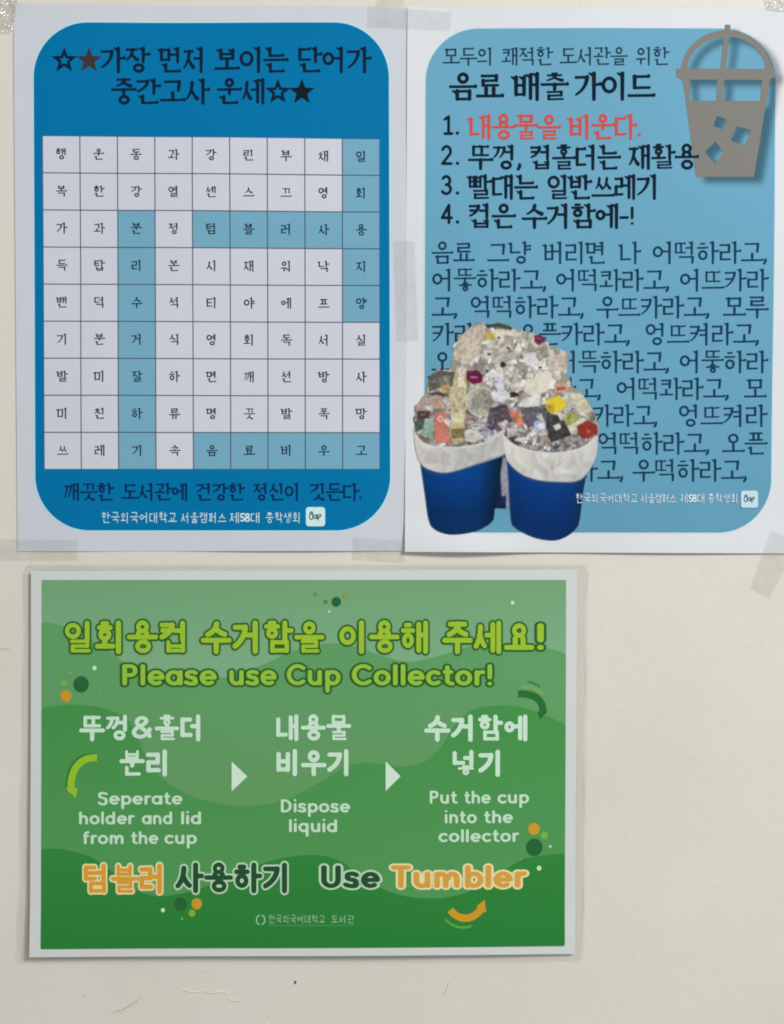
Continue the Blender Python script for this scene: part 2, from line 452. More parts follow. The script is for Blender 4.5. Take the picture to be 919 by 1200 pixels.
LAT = {}   # strokes: list of point lists or ('dot',x,y); y up, baseline 0, cap 1, x-height .72
def lat(ch, r):
    x = .72; i = r
    def ring(cx, rx): return arc(cx, x / 2, rx - i, x / 2 - i, 0, 360, 24)
    A = lambda cx, cy, rx, ry, a0, a1: [(q[0], 2 * cy - q[1]) for q in arc(cx, cy, rx, ry, a0, a1)]
    T = {
        'a': (.66, [ring(.31, .31), [(.60 - i / 2, x - i), (.60 - i / 2, i)]]),
        'b': (.66, [ring(.35, .31), [(.05 + i, 1 - i), (.05 + i, i)]]),
        'd': (.68, [ring(.32, .31), [(.62 - i, 1 - i), (.62 - i, i)]]),
        'p': (.66, [ring(.35, .31), [(.05 + i, x - i), (.05 + i, -.26)]]),
        'q': (.68, [ring(.32, .31), [(.62 - i, x - i), (.62 - i, -.26)]]),
        'o': (.66, [ring(.33, .32)]),
        'c': (.58, [A(.33, x / 2, .32 - i, x / 2 - i, 50, 310)]),
        'e': (.64, [A(.33, x / 2, .32 - i, x / 2 - i, 0, 305), [(.33 - .3 + i, x / 2), (.64 - i, x / 2)]]),
        's': (.52, [bez((.46 - i / 2, x - i - .05), (.34, x - i + .05), (.06, x - i + .02), (.03 + i, x * .72)) + bez((.03 + i, x * .72), (.05, x * .42), (.47, x * .62), (.49 - i, x * .3)) + bez((.49 - i, x * .3), (.5, i - .04), (.2, i - .04), (.02 + i / 2, i + .06))]),
        'u': (.64, [[(.03 + i, x - i), (.03 + i, .3)] + A(.31, .3, .28 - i, .3 - i, 180, 360) + [(.59 - i, x - i)], [(.59 - i, x - i), (.59 - i, i)]]),
        'n': (.64, [[(.04 + i, x - i), (.04 + i, i)], [(.04 + i, .4)] + A(.32, .4, .28 - i, x - .4 - i, 180, 0) + [(.60 - i, i)]]),
        'h': (.64, [[(.04 + i, 1 - i), (.04 + i, i)], [(.04 + i, .4)] + A(.32, .4, .28 - i, x - .4 - i, 180, 0) + [(.60 - i, i)]]),
        'm': (.98, [[(.04 + i, x - i), (.04 + i, i)], A(.28, .42, .24 - i, x - .42 - i, 180, 0) + [(.52 - i, i)], A(.28 + .48 - i * 1.2, .42, .24 - i, x - .42 - i, 180, 0) + [(1.0 - i * 2.2, i)]]),
        'r': (.42, [[(.04 + i, x - i), (.04 + i, i)], [(.04 + i, .4)] + A(.32, .4, .28 - i, x - .4 - i, 180, 80)]),
        't': (.44, [[(.2, .94 - i), (.2, .25)] + A(.2 + .18, .22, .18, .22 - i, 180, 270), [(.02 + i, x - i), (.42 - i, x - i)]]),
        'l': (.25, [[(.125, 1 - i), (.125, i)]]),
        'i': (.25, [[(.125, x - i), (.125, i)], [(.125, 1 - i * .7), (.125, 1 - i * .75)]]),
        'f': (.42, [A(.16 + .18, .8, .18, .2 - i, 90, 180) + [(.16, i)], [(.02 + i, x - i), (.40 - i, x - i)]]),
        'P': (.66, [[(.06 + i, i), (.06 + i, 1 - i)] + A(.36, .70, .27 - i, .30 - i, 90, -90) + [(.06 + i, .4 + i)]]),
        'C': (.80, [A(.46, .5, .43 - i, .5 - i, 48, 312)]),
        'S': (.64, [bez((.58 - i / 2, .9 - i), (.44, 1.03 - i), (.06, 1.03 - i), (.05 + i, .74)) + bez((.05 + i, .74), (.06, .45), (.58, .6), (.6 - i, .3)) + bez((.6 - i, .3), (.6, -.02), (.22, -.04), (.02 + i, .16))]),
        'U': (.78, [[(.06 + i, 1 - i), (.06 + i, .36)] + A(.39, .36, .33 - i, .36 - i, 180, 360) + [(.72 - i, 1 - i)]]),
        'T': (.70, [[(.02 + i, 1 - i), (.68 - i, 1 - i)], [(.35, 1 - i), (.35, i)]]),
        'D': (.76, [[(.06 + i, i), (.06 + i, 1 - i), (.3, 1 - i)] + A(.32, .5, .40 - i, .5 - i, 90, -90) + [(.06 + i, i)]]),
        '!': (.30, [[(.15, 1 - i), (.15, .38)], [(.15, i), (.15, i + .001)]]),
        '1': (.50, [[(.10, .80), (.30, .95), (.30, .02)], [(.10, .02), (.48, .02)]]),
        '2': (.58, [A(.27, .70, .22, .27, 160, -30) + [(.05, .03), (.52, .03)]]),
        '3': (.58, [A(.25, .73, .20, .23, 150, -90), A(.25, .26, .24, .25, 90, -150)]),
        '4': (.58, [[(.40, .01), (.40, .97), (.03, .28), (.54, .28)]]),
        '5': (.56, [[(.48, 1 - i), (.12, 1 - i), (.09, .58)] + A(.25, .31, .25 - i / 2, .31 - i, 120, -140)]),
        '8': (.58, [arc(.28, .74, .20, .26 - i, 0, 360, 20), arc(.28, .26, .24, .28 - i, 0, 360, 20)]),
        '.': (.26, [[(.10, .05), (.10, .051)]]),
        ',': (.30, [[(.12, .07), (.13, -.02), (.05, -.16)]]),
        '-': (.50, [[(.05, .40), (.42, .40)]]),
        '&': (.80, [[(.78 - i, .08)] + bez((.66, .2), (.4, .5), (.16, .6), (.2, .80)) + bez((.2, .8), (.26, 1.03), (.6, 1.0), (.56, .78)) + bez((.56, .78), (.5, .58), (.08, .52), (.08, .26)) + bez((.08, .26), (.1, -.06), (.62, -.02), (.70, .42))]),
        '(': (.3, [A(.35, .5, .25, .5, 110, 250)]), ')': (.3, [A(-.05, .5, .25, .5, -70, 70)]),
    }
    return T[ch]

STY = {  # upright half-width, flat half-width (em), serif
    'head': (.074, .050, True), 'head_light': (.055, .038, True), 'body': (.056, .038, True), 'bold': (.076, .050, True),
    'cell': (.070, .048, True), 'small': (.044, .038, False), 'round': (.098, .088, False), 'fat': (.092, .080, False),
}
CACHE = {}
def glyph(ch, sty, size, grow=0.0):
    """filled outline of a character in em units (y down); Latin: baseline at .86, cap height .74"""
    key = (ch, sty, round(size), round(grow, 3))
    if key in CACHE: return CACHE[key]
    wv, wh, serif = STY[sty]
    cell = (.55 if size > 16 else .42) / size
    if '가' <= ch <= '힣':
        P = grid(-.14, -.14, 1.14, 1.16, cell)
        PB = P if serif else (.5 + (P[0] - .5) / .87, .5 + (P[1] - .5) / .95)
        p = Pen(PB, wv, wh, serif); hangul(p, ch); D = p.D; w = 1.0
    elif ch in '☆★':
        P = grid(-.12, -.12, 1.12, 1.12, cell)
        pts = []
        for k in range(10):
            r = .54 if k % 2 == 0 else .225; a = math.radians(90 + 36 * k)
            pts.append((.5 + r * math.cos(a), .52 - r * math.sin(a)))
        D = d_poly(P, pts) - .01
        if ch == '☆': D = np.maximum(D, -(D + .115))
        w = 1.0
    else:
        cap = .74; base = .86
        r = {'head': .06, 'bold': .056, 'body': .045, 'head_light': .045, 'cell': .05, 'small': .06, 'round': .105, 'fat': .10, 'latin': .064, 'latinbold': .070}.get(sty, .06)
        ri = min(r / cap, .16)
        w, st = lat(ch, ri); w *= cap
        P = grid(-.16, -.05, w + .16, 1.3, cell); D = np.full(P[0].shape, 9.0)
        for s in st: D = np.minimum(D, d_line(P, [(a * cap, base - b * cap) for a, b in s], r if ch not in '.,' or not serif else r * 1.2))
    D = D - grow
    vs, fs = contour(D, float(P[0][0, 0]), float(P[1][0, 0]), cell)
    CACHE[key] = (vs, fs, w); return CACHE[key]
STY['latin'] = (.09, .09, False); STY['latinbold'] = (.105, .105, False)

def words(pr, items, yc, size, sty, col, grow=0.0, slope=0.0, wide=1.0):
    """items: (text, x0, x1); each text is fitted to its span; yc: mid-height of the Hangul body"""
    for text, x0, x1 in items:
        lats = sty.startswith('latin')
        ad = []
        for ch in text:
            if ch == ' ': ad.append(.34)
            else:
                w = glyph(ch, sty, size, grow)[2]
                hang = '가' <= ch <= '힣' or ch in '☆★'
                ad.append(w + (0.0 if hang else (.03 if lats else .02)))
        # letter shapes are drawn at their own width; spacing takes up the slack
        tot = sum(ad) * size
        k = (x1 - x0) / tot
        x = x0
        for ch, a in zip(text, ad):
            if ch != ' ':
                vs, fs, w = glyph(ch, sty, size, grow)
                hang = '가' <= ch <= '힣'
                sx = min(max(k * (1.0 if STY[sty][2] else 1.05), .80), 1.16) if hang or ch in '☆★' else (k if lats else 1)
                off = (a * k - w * sx) / 2 * size
                pr.add([(x + off + vx * size * sx, yc + slope * (x - x0) + (vy - .5) * size) for vx, vy in vs], fs, col)
            x += a * k * size

def shape(pr, D, P, h, col, maxrun=6):
    vs, fs = contour(D, float(P[0][0, 0]), float(P[1][0, 0]), h, maxrun)
    pr.add(vs, fs, col)
def blob(pr, fn, x0, y0, x1, y1, h, col, maxrun=6):
    P = grid(x0, y0, x1, y1, h); shape(pr, fn(P), P, h, col, maxrun)

def sheet(name, corners, lift, parent, m, thick=0.00010, layer=0, n=(140, 190)):
    """paper sheet with both faces and edges, following its lift; corners TL TR BR BL in photo pixels"""
    nx, ny = n
    u, v = np.meshgrid(np.linspace(0, 1, nx + 1), np.linspace(0, 1, ny + 1))
    tl, tr, br, bl = [np.array(c, float) for c in corners]
    px = (1 - v) * ((1 - u) * tl[0] + u * tr[0]) + v * ((1 - u) * bl[0] + u * br[0])
    py = (1 - v) * ((1 - u) * tl[1] + u * tr[1]) + v * ((1 - u) * bl[1] + u * br[1])
    z = lift(px, py) + layer * LAYER
    front = np.stack([X(px), -z, Z(py)], -1).reshape(-1, 3)
    back = front.copy(); back[:, 1] += thick
    N = (nx + 1) * (ny + 1); idx = np.arange(N).reshape(ny + 1, nx + 1)
    a, b, c, d = idx[:-1, :-1].ravel(), idx[:-1, 1:].ravel(), idx[1:, 1:].ravel(), idx[1:, :-1].ravel()
    F = np.stack([a, d, c, b], 1).tolist()
    if thick > 0:
        F += np.stack([a + N, b + N, c + N, d + N], 1).tolist()
        co = [front, back]
        ring = list(idx[0, :]) + list(idx[1:, -1]) + list(idx[-1, :-1][::-1]) + list(idx[1:-1, 0][::-1])
        R = len(ring)
        for q in range(R):
            j = (q + 1) % R
            F.append([2 * N + q, 2 * N + j, 2 * N + R + j, 2 * N + R + q])
        co = np.vstack([front, back, front[ring], back[ring]])
    else: co = front
    me = bpy.data.meshes.new(name); me.from_pydata(co.tolist(), [], F); me.update()
    me.polygons.foreach_set("use_smooth", [i < nx * ny for i in range(len(F))])
    return link(me, name, parent, m)

def thing(name, label, cat, px, py, y=0.0, group=None):
    o = bpy.data.objects.new(name, None); sc.collection.objects.link(o)
    o['label'] = label; o['category'] = cat
    if group: o['group'] = group
    return o

# ------------------------------------------------------------------ the wall
def quad_wall():
    me = bpy.data.meshes.new("wall")
    a = 1.6
    v = [(-a, 0, -a), (a, 0, -a), (a, 0, a), (-a, 0, a), (-a, .1, -a), (a, .1, -a), (a, .1, a), (-a, .1, a)]
    me.from_pydata(v, [], [(0, 1, 2, 3), (5, 4, 7, 6), (4, 5, 1, 0), (3, 2, 6, 7), (4, 0, 3, 7), (1, 5, 6, 2)])
    o = link(me, "wall", None, M_wall); o['kind'] = 'structure'; return o
wall = quad_wall()

def ridge(name, pts, w, h, m, parent=wall):
    """a low raised line of paint on the wall: half-round strip along photo-pixel points"""
    vs, fs = [], []
    n = len(pts)
    for k, (x, y) in enumerate(pts):
        a = pts[max(k - 1, 0)]; b = pts[min(k + 1, n - 1)]
        tx, ty = b[0] - a[0], b[1] - a[1]; L = math.hypot(tx, ty); nx, ny = -ty / L, tx / L
        t = math.sin(math.pi * (k + .15) / (n - .7)) ** .6
        for q in range(6):
            s = -1 + 2 * q / 5
            vs.append((X(x + nx * w * s * t), -(h * t * math.sqrt(max(0, 1 - s * s)) + .00001), Z(y + ny * w * s * t)))
    for k in range(n - 1):
        for q in range(5):
            i = k * 6 + q; fs.append((i, i + 1, i + 7, i + 6))
    me = bpy.data.meshes.new(name); me.from_pydata(vs, [], fs); me.update()
    me.polygons.foreach_set("use_smooth", [True] * len(fs))
    return link(me, name, parent, m)
M_scuff = mat("raised_paint", .45, base=(.77, .745, .645))
M_groove = mat("scraped_dirt", .7, base=(.52, .50, .43))
M_pen = mat("purple_pen_ink", .6, base=(.16, .03, .15))
sc1 = bez((128, 1187), (142, 1186), (155, 1178), (166, 1168), 12)
ridge("paint_ridge", [(x + 1.2, y + 2) for x, y in sc1], 1.3, .0004, M_scuff)
ridge("paint_scratch", sc1, .8, .0001, M_groove)
for pts, w in (([(205, 1163), (215, 1160), (226, 1163), (240, 1161), (256, 1160)], 1.1), ([(231, 1158), (245, 1164), (262, 1162), (271, 1166)], 1.3),
               ([(268, 1171), (276, 1173), (290, 1171)], 1.2), ([(233, 1141), (240, 1138), (249, 1136)], .9), ([(214, 1167), (220, 1164), (226, 1162)], 1)):
    ridge("paint_ridge", pts, w, .00035, M_scuff)
ridge("paint_scratch", [(520, 1168), (523, 1160), (526, 1151)], .7, .0001, M_groove)
ridge("paint_scratch", [(-4, 760.6), (6, 760.6), (13, 761)], .7, .0001, M_groove)
for (x, y, r) in ((98.5, 1167.5, 1.4), (314, 1191, 1.0), (60, 1010, .7)):
    ridge("paint_speck", [(x, y - r), (x + .2, y), (x, y + r)], r * .8, .0001, M_groove)
ridge("pen_mark", [(345, 1153.3), (346, 1151.3), (347, 1149)], 1.5, .00008, M_pen)

# ------------------------------------------------------------------ LEFT POSTER: blue word-search
LB = lift_left
pl = thing("word_search_poster", "white paper poster with dark blue rounded panel and Korean word search grid", "poster", 247, 325)
sheet("paper_sheet", [(16, 5), (478.5, 9), (474.5, 645.5), (21, 646)], LB, pl, M_paper_l)
edgeL = lambda y: 39.5 + (y - 27) / 595 * 3
def panelL(grow):
    def fn(P):
        x, y = P
        # slightly narrower towards the foot, as the sheet hangs
        t = (y - 27) / 595
        xl = 39.8 + 2.4 * t; xr = 455.6 + 2.0 * t
        xx = (x - xl) / (xr - xl) * 416
        return d_rrect((xx, y), 0, 27, 416, 621.5, 64) - grow
    return fn
pr = Print(); blob(pr, panelL(1.9), 34, 22, 464, 628, 2.5, ink((178, 214, 236), KL), 3)
pr.build("panel_halo", pl, LB, 1, M_ink_matte)  # pale rim added as a sharpening halo, the panel has no border
BLUE = ink((0, 111, 163), KL)
pr = Print(); blob(pr, panelL(0), 34, 22, 464, 628, 2.0, BLUE, 3)
pr.build("blue_panel", pl, LB, 2, M_ink_matte)

NAVY = ink((10, 32, 54), KL)
pr = Print()
words(pr, [("☆", 62, 90)], 71, 28, 'head', NAVY)
words(pr, [("가장", 118, 176), ("먼저", 187, 242), ("보이는", 252, 338), ("단어가", 349, 435)], 70.5, 30, 'head', NAVY)
pr.build("heading_lettering", pl, LB, 3, M_ink_matte)
pr = Print(); words(pr, [("★", 91, 119)], 71, 28, 'head', ink((58, 52, 54), KL)); pr.build("brown_star", pl, LB, 3, M_ink_matte)
pr = Print()
words(pr, [("중간고사", 131, 246), ("운세", 255, 312), ], 107.5, 30, 'head', NAVY)
words(pr, [("☆", 312, 340)], 108, 28, 'head', NAVY); words(pr, [("★", 340, 368)], 108, 28, 'head', ink((12, 28, 36), KL))
pr.build("heading_lettering", pl, LB, 3, M_ink_matte)
pr = Print()
words(pr, [("깨끗한", 75, 134), ("도서관에", 143, 221), ("건강한", 230, 287), ("정신이", 297, 352), ("깃든다.", 363, 425)], 576.5, 20.5, 'head', ink((6, 42, 88), KL))
pr.build("motto_lettering", pl, LB, 3, M_ink_matte)
WL = ink((205, 232, 244), KL)
pr = Print()
words(pr, [("한국외국어대학교", 119, 208), ("서울캠퍼스", 212, 266), ("제58대", 269, 306), ("총학생회", 311, 353.5)], 606.5, 13.5, 'small', WL)
pr.build("council_lettering", pl, LB, 3, M_ink_matte)
def logo(parent, lift, x, y, s, k, layer=3):
    pr = Print(); blob(pr, lambda P: d_rrect(P, x, y, x + s, y + s, s * .16), x - 1, y - 1, x + s + 1, y + s + 1, .5, ink((198, 226, 238), k))
    o = pr.build("logo_badge", parent, lift, layer, M_ink_matte)
    pr = Print(); u = s / 23.
    st = [arc(x + 6.4 * u, y + 11.5 * u, 2.1 * u, 3.6 * u, 0, 360, 16), [(x + 5 * u, y + 7 * u), (x + 7 * u, y + 5.4 * u), (x + 8.5 * u, y + 8 * u)],
          arc(x + 11 * u, y + 11.6 * u, 1.8 * u, 2.1 * u, 0, 360, 12), [(x + 13 * u, y + 9 * u), (x + 13 * u, y + 14 * u)],
          [(x + 14.6 * u, y + 16 * u), (x + 14.6 * u, y + 10 * u), (x + 17 * u, y + 8.6 * u), (x + 18.4 * u, y + 10 * u), (x + 15.5 * u, y + 13 * u)]]
    P = grid(x, y, x + s, y + s, .4); D = np.full(P[0].shape, 9.)
    for q in st: D = np.minimum(D, d_line(P, q, .62 * u))
    shape(pr, D, P, .4, ink((70, 84, 92), k))
    pr.build("logo_scribble", parent, lift, layer + 1, M_ink_matte).parent = o
logo(pl, LB, 358.8, 594.2, 22.5, KL)

# the grid: 81 cells, each its own piece, on a dark backing that shows as the ruled lines
rows = ["행운동과강린부채일", "복한강열센스끄영회", "가과분정텀블러사용", "득탑리본시재워낙지", "밴덕수석티야에프양",
        "기분거식영회독서실", "발미잘하면깨선방사", "미친하류명끗발폭망", "쓰레기속음료비우고"]
hl = {(0, 8), (1, 8), (2, 2), (2, 4), (2, 5), (2, 6), (2, 7), (2, 8), (3, 2), (3, 8), (4, 2), (4, 8), (5, 2), (6, 2), (7, 2), (8, 2),
      (8, 4), (8, 5), (8, 6), (8, 7), (8, 8)}
def gp(c, r):
    u, v = c / 9, r / 9
    return ((1 - v) * ((1 - u) * 50.2 + u * 445.2) + v * ((1 - u) * 52.4 + u * 445.4), (1 - v) * ((1 - u) * 159.4 + u * 163.0) + v * (550.2))
def bil(q, n, pr, col):
    (a, b, c, d) = q; N = n
    vs = []
    for j in range(N + 1):
        for i in range(N + 1):
            u, v = i / N, j / N
            vs.append(((1 - v) * ((1 - u) * a[0] + u * b[0]) + v * ((1 - u) * d[0] + u * c[0]), (1 - v) * ((1 - u) * a[1] + u * b[1]) + v * ((1 - u) * d[1] + u * c[1])))
    fs = [(j * (N + 1) + i, j * (N + 1) + i + 1, (j + 1) * (N + 1) + i + 1, (j + 1) * (N + 1) + i) for j in range(N) for i in range(N)]
    pr.add(vs, fs, col)
pr = Print(); bil((gp(0, 0), gp(9, 0), gp(9, 9), gp(0, 9)), 90, pr, ink((74, 82, 104), KL))
pr.build("grid_lines", pl, LB, 3, M_ink_matte)
WHT = ink((197, 201, 213), KL); HLC = ink((112, 164, 188), KL); CELLT = ink((42, 46, 56), KL); CELLT2 = ink((18, 46, 62), KL)
for r in range(9):
    for c in range(9):
        q = [gp(c, r), gp(c + 1, r), gp(c + 1, r + 1), gp(c, r + 1)]
        g = .62; ex = [0, 0, 0, 0]
        q = [(q[0][0] + g, q[0][1] + g), (q[1][0] - g, q[1][1] + g), (q[2][0] - g, q[2][1] - g), (q[3][0] + g, q[3][1] - g)]
        h = (r, c) in hl
        pr = Print(); bil(q, 8, pr, HLC if h else WHT)
        o = pr.build("table_cell", pl, LB, 4, M_ink_matte)
        cx = (q[0][0] + q[2][0]) / 2; cy = (q[0][1] + q[2][1]) / 2
        pr = Print(); words(pr, [(rows[r][c], cx - 6.3, cx + 6.3)], cy - .6, 12.9, 'cell', CELLT2 if h else CELLT)
        pr.build("letter", o, LB, 5, M_ink_matte)

# ------------------------------------------------------------------ RIGHT POSTER: drink disposal guide
RB = lift_right
prt = thing("disposal_guide_poster", "white paper poster with light blue panel, grey takeaway cup and two overflowing blue bins", "poster", 700, 330)
sheet("paper_sheet", [(477.5, 8.5), (926, 12.5), (921, 648.5), (474.5, 646.5)], RB, prt, M_paper_r)
def panelR(grow):
    def fn(P):
        x, y = P; t = (y - 34) / 590
        xl = 499.2 - 2.2 * t; xr = 909.4 - 6.8 * t
        xx = (x - xl) / (xr - xl) * 410
        d = d_rrect((xx, y), 0, 34, 410, 624, 62)
        return np.maximum(d, np.where((xx < 205) & (y > 400), np.maximum(-xx, y - 624), -1e3)) * 1.0 - grow if False else d_mix(xx, y) - grow
    return fn
def d_mix(xx, y):
    d = d_rrect((xx, y), 0, 34, 410, 624, 62)
    # the lower left corner is hidden behind the bins and square-cut
    return d
pr = Print(); blob(pr, panelR(1.6), 492, 28, 916, 630, 2.5, ink((205, 226, 238), KR), 3)
pr.build("panel_halo", prt, RB, 1, M_ink_matte)  # whitish sharpening halo added around this panel too
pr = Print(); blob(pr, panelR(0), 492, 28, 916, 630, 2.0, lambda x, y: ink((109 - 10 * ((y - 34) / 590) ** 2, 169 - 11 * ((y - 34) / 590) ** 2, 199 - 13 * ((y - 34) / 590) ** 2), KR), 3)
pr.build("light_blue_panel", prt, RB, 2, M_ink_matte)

# drink cup picture with its printed drop shadow
def cup_field(P):
    body = d_poly(P, [(799.5, 90), (903, 90), (883, 208), (815, 208)])
    bar = d_poly(P, [(792, 81), (908, 81), (908, 90.5), (900, 93.5), (800, 93.5), (792, 91)])
    dome = np.maximum(d_ell(P, 851, 86, 53.5, 50), P[1] - 86)
    domein = np.maximum(d_ell(P, 851, 86, 46.5, 42.5), P[1] - 81)
    dome = np.maximum(dome, -domein)
    win = np.minimum(d_poly(P, [(808.5, 94), (840.5, 94), (839, 118.5), (807.5, 118.5)]), d_poly(P, [(848.5, 94), (893, 94), (890.5, 118.5), (846, 118.5)]))
    straw = np.minimum(d_poly(P, [(849.3, 29.5), (855.8, 29.5), (855.4, 40), (849, 40)]), d_poly(P, [(848.8, 38), (855.3, 38), (849.6, 84), (843.2, 84)]))
    straw = np.minimum(straw, d_poly(P, [(842, 90), (848.5, 90), (846.3, 120), (839.6, 120)]))
    ice = d_poly(P, [(839.5, 136.5), (851, 140), (848, 152.5), (835.5, 148.5)])
    ice = np.minimum(ice, d_poly(P, [(863, 148.5), (879.5, 153), (872, 171.5), (855.5, 165)]))
    ice = np.minimum(ice, d_poly(P, [(838, 166.5), (847.5, 179), (837.5, 193), (825.5, 178.5)]))
    D = np.minimum(np.maximum(body, -np.minimum(win, ice)), np.minimum(bar, np.minimum(dome, straw)))
    return D
def blur(A, n, it=3):
    for _ in range(it):
        for ax in (0, 1):
            c = np.cumsum(np.pad(A, [(n + 1, n) if a == ax else (0, 0) for a in (0, 1)], mode='edge'), axis=ax)
            if ax == 0: A = (c[2 * n + 1:, :] - c[:-2 * n - 1, :]) / (2 * n + 1)
            else: A = (c[:, 2 * n + 1:] - c[:, :-2 * n - 1]) / (2 * n + 1)
    return A
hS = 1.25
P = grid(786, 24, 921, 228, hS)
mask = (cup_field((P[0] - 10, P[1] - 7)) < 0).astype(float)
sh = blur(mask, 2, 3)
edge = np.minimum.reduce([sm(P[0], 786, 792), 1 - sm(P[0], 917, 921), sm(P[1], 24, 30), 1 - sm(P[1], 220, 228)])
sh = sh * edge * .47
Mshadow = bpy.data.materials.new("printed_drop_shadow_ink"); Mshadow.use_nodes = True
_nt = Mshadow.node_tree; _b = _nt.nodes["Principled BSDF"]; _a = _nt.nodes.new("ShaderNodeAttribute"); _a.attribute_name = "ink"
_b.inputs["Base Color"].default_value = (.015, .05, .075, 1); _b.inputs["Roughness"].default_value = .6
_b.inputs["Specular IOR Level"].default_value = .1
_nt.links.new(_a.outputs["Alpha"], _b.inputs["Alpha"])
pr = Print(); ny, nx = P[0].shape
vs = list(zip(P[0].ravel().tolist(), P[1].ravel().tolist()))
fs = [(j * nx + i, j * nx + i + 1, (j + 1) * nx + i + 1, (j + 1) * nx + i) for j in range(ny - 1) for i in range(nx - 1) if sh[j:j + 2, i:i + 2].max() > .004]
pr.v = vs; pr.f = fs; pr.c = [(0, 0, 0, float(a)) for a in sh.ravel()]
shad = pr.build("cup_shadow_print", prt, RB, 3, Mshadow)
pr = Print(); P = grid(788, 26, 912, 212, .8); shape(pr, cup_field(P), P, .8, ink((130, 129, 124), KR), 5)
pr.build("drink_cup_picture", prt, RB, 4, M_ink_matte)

DK = ink((12, 32, 48), KR); BD = ink((16, 60, 88), KR); RED = ink((206, 84, 78), KR)
def tx(name, items, y, size, sty, col, layer=5):
    pr = Print(); words(pr, items, y, size, sty, col); return pr.build(name, prt, RB, layer, M_ink_matte)
tx("subtitle_lettering", [("모두의", 519, 579), ("쾌적한", 588, 648), ("도서관을", 656, 735), ("위한", 745, 784)], 66.5, 21.5, 'head_light', ink((24, 62, 84), KR))
tx("heading_lettering", [("음료", 527, 590), ("배출", 602, 666), ("가이드", 673, 767)], 101.5, 32.5, 'bold', DK)
tx("rule_number", [("1.", 517, 541)], 147, 29, 'bold', DK)
tx("red_rule_lettering", [("내용물을", 550, 657), ("비운다", 667, 746)], 149, 29, 'head', RED)
tx("red_rule_lettering", [(".", 745, 754)], 149, 29, 'head', ink((190, 100, 100), KR))
tx("rule_number", [("2.", 515, 541)], 182.5, 29, 'bold', DK)
tx("rule_lettering", [("뚜껑,", 549, 613), ("컵홀더는", 621, 727), ("재활용", 736, 818)], 184.5, 29, 'bold', DK)
tx("rule_number", [("3.", 515, 541)], 217.5, 29, 'bold', DK)
tx("rule_lettering", [("빨대는", 549, 630), ("일반쓰레기", 641, 772)], 219.5, 29, 'bold', DK)
tx("rule_number", [("4.", 515, 541)], 251.5, 29, 'bold', DK)
tx("rule_lettering", [("컵은", 549, 604), ("수거함에-!", 612, 744)], 253.5, 29, 'bold', DK)
BODY = [
    (296.5, [("음료", 506, 556), ("그냥", 571, 622), ("버리면", 637, 711), ("나", 726, 751), ("어떡하라고,", 764, 900)]),
    (328.5, [("어뚷하라고,", 506, 642), ("어떡콰라고,", 651, 786), ("어뜨카라", 796, 900)]),
    (360, [("고,", 506, 538), ("억떡하라고,", 551, 686), ("우뜨카라고,", 699, 833), ("모루", 847, 900)]),
    (391.5, [("카라고,", 506, 590), ("오픈카라고,", 606, 740), ("엉뜨켜라고,", 756, 891)]),
    (424, [("오픈하라고,", 506, 638), ("어뜩하라고,", 652, 786), ("어뚷하라", 796, 900)]),
    (455.5, [("라고,", 650, 706), ("어떡콰라고,", 722, 856), ("모", 872, 898)]),
    (487, [("카라고,", 694, 772), ("엉뜨켜라", 795, 899)]),
    (519.5, [("억떡하라고,", 700, 833), ("오픈", 846, 899)]),
    (551, [("라고,", 674, 732), ("우떡하라고,", 741, 877)]),
]
for y, it in BODY: tx("body_lettering", it, y, 26.5, 'body', BD)
logo(prt, RB, 867.8, 575, 20, KR, layer=9)

# picture of two overflowing bins, painted as print with its own colours at every point
bx0, by0, bh = 480.0, 374.0, 0.8
BW, BH = int(232 / bh) + 1, int(262 / bh) + 1
gx, gy = np.meshgrid(bx0 + np.arange(BW) * bh, by0 + np.arange(BH) * bh)
G = (gx, gy)
IMG = np.zeros((BH, BW, 3)); IMG[:] = (150, 145, 135)
rnd = random.Random(5)
nprs = np.random.RandomState(3)
def noise(n, seed=0):
    r = np.random.RandomState(seed); a = r.rand(BH // n + 3, BW // n + 3)
    yi = np.arange(BH) / n; xi = np.arange(BW) / n
    y0 = yi.astype(int); x0 = xi.astype(int); fy = (yi - y0)[:, None]; fx = (xi - x0)[None, :]
    fy = fy * fy * (3 - 2 * fy); fx = fx * fx * (3 - 2 * fx)
    return (a[y0][:, x0] * (1 - fy) * (1 - fx) + a[y0 + 1][:, x0] * fy * (1 - fx) + a[y0][:, x0 + 1] * (1 - fy) * fx + a[y0 + 1][:, x0 + 1] * fy * fx)
n3, n8, n20 = noise(3, 1), noise(8, 2), noise(20, 3)
def paint(D, col, soft=.7, a=1.0, tex=0.0):
    global IMG
    m = np.clip(.5 - D / (2 * soft), 0, 1)[..., None] * a
    c = np.array(col, float)
    if c.ndim == 1: c = np.broadcast_to(c, IMG.shape)
    if tex: c = c * (1 + tex * (n3[..., None] - .5) * 2 + tex * (n8[..., None] - .5))
    IMG = IMG * (1 - m) + c * m
def cp(x, y): return (460 + x / 3.535, 360 + y / 3.535)      # from the enlarged crop
def pp(L): return [cp(*q) for q in L]
pile = pp([(88, 520), (92, 470), (100, 400), (125, 375), (142, 350), (150, 290), (190, 262), (248, 255), (248, 190), (262, 140), (300, 100), (340, 75), (378, 60),
           (400, 76), (440, 68), (480, 80), (520, 95), (550, 100), (590, 112), (630, 130), (655, 165), (715, 180), (724, 205), (722, 270), (705, 285),
           (735, 300), (740, 330), (790, 365), (820, 410), (838, 450), (855, 490), (852, 560), (700, 610), (520, 610), (455, 560), (300, 600), (120, 570)])
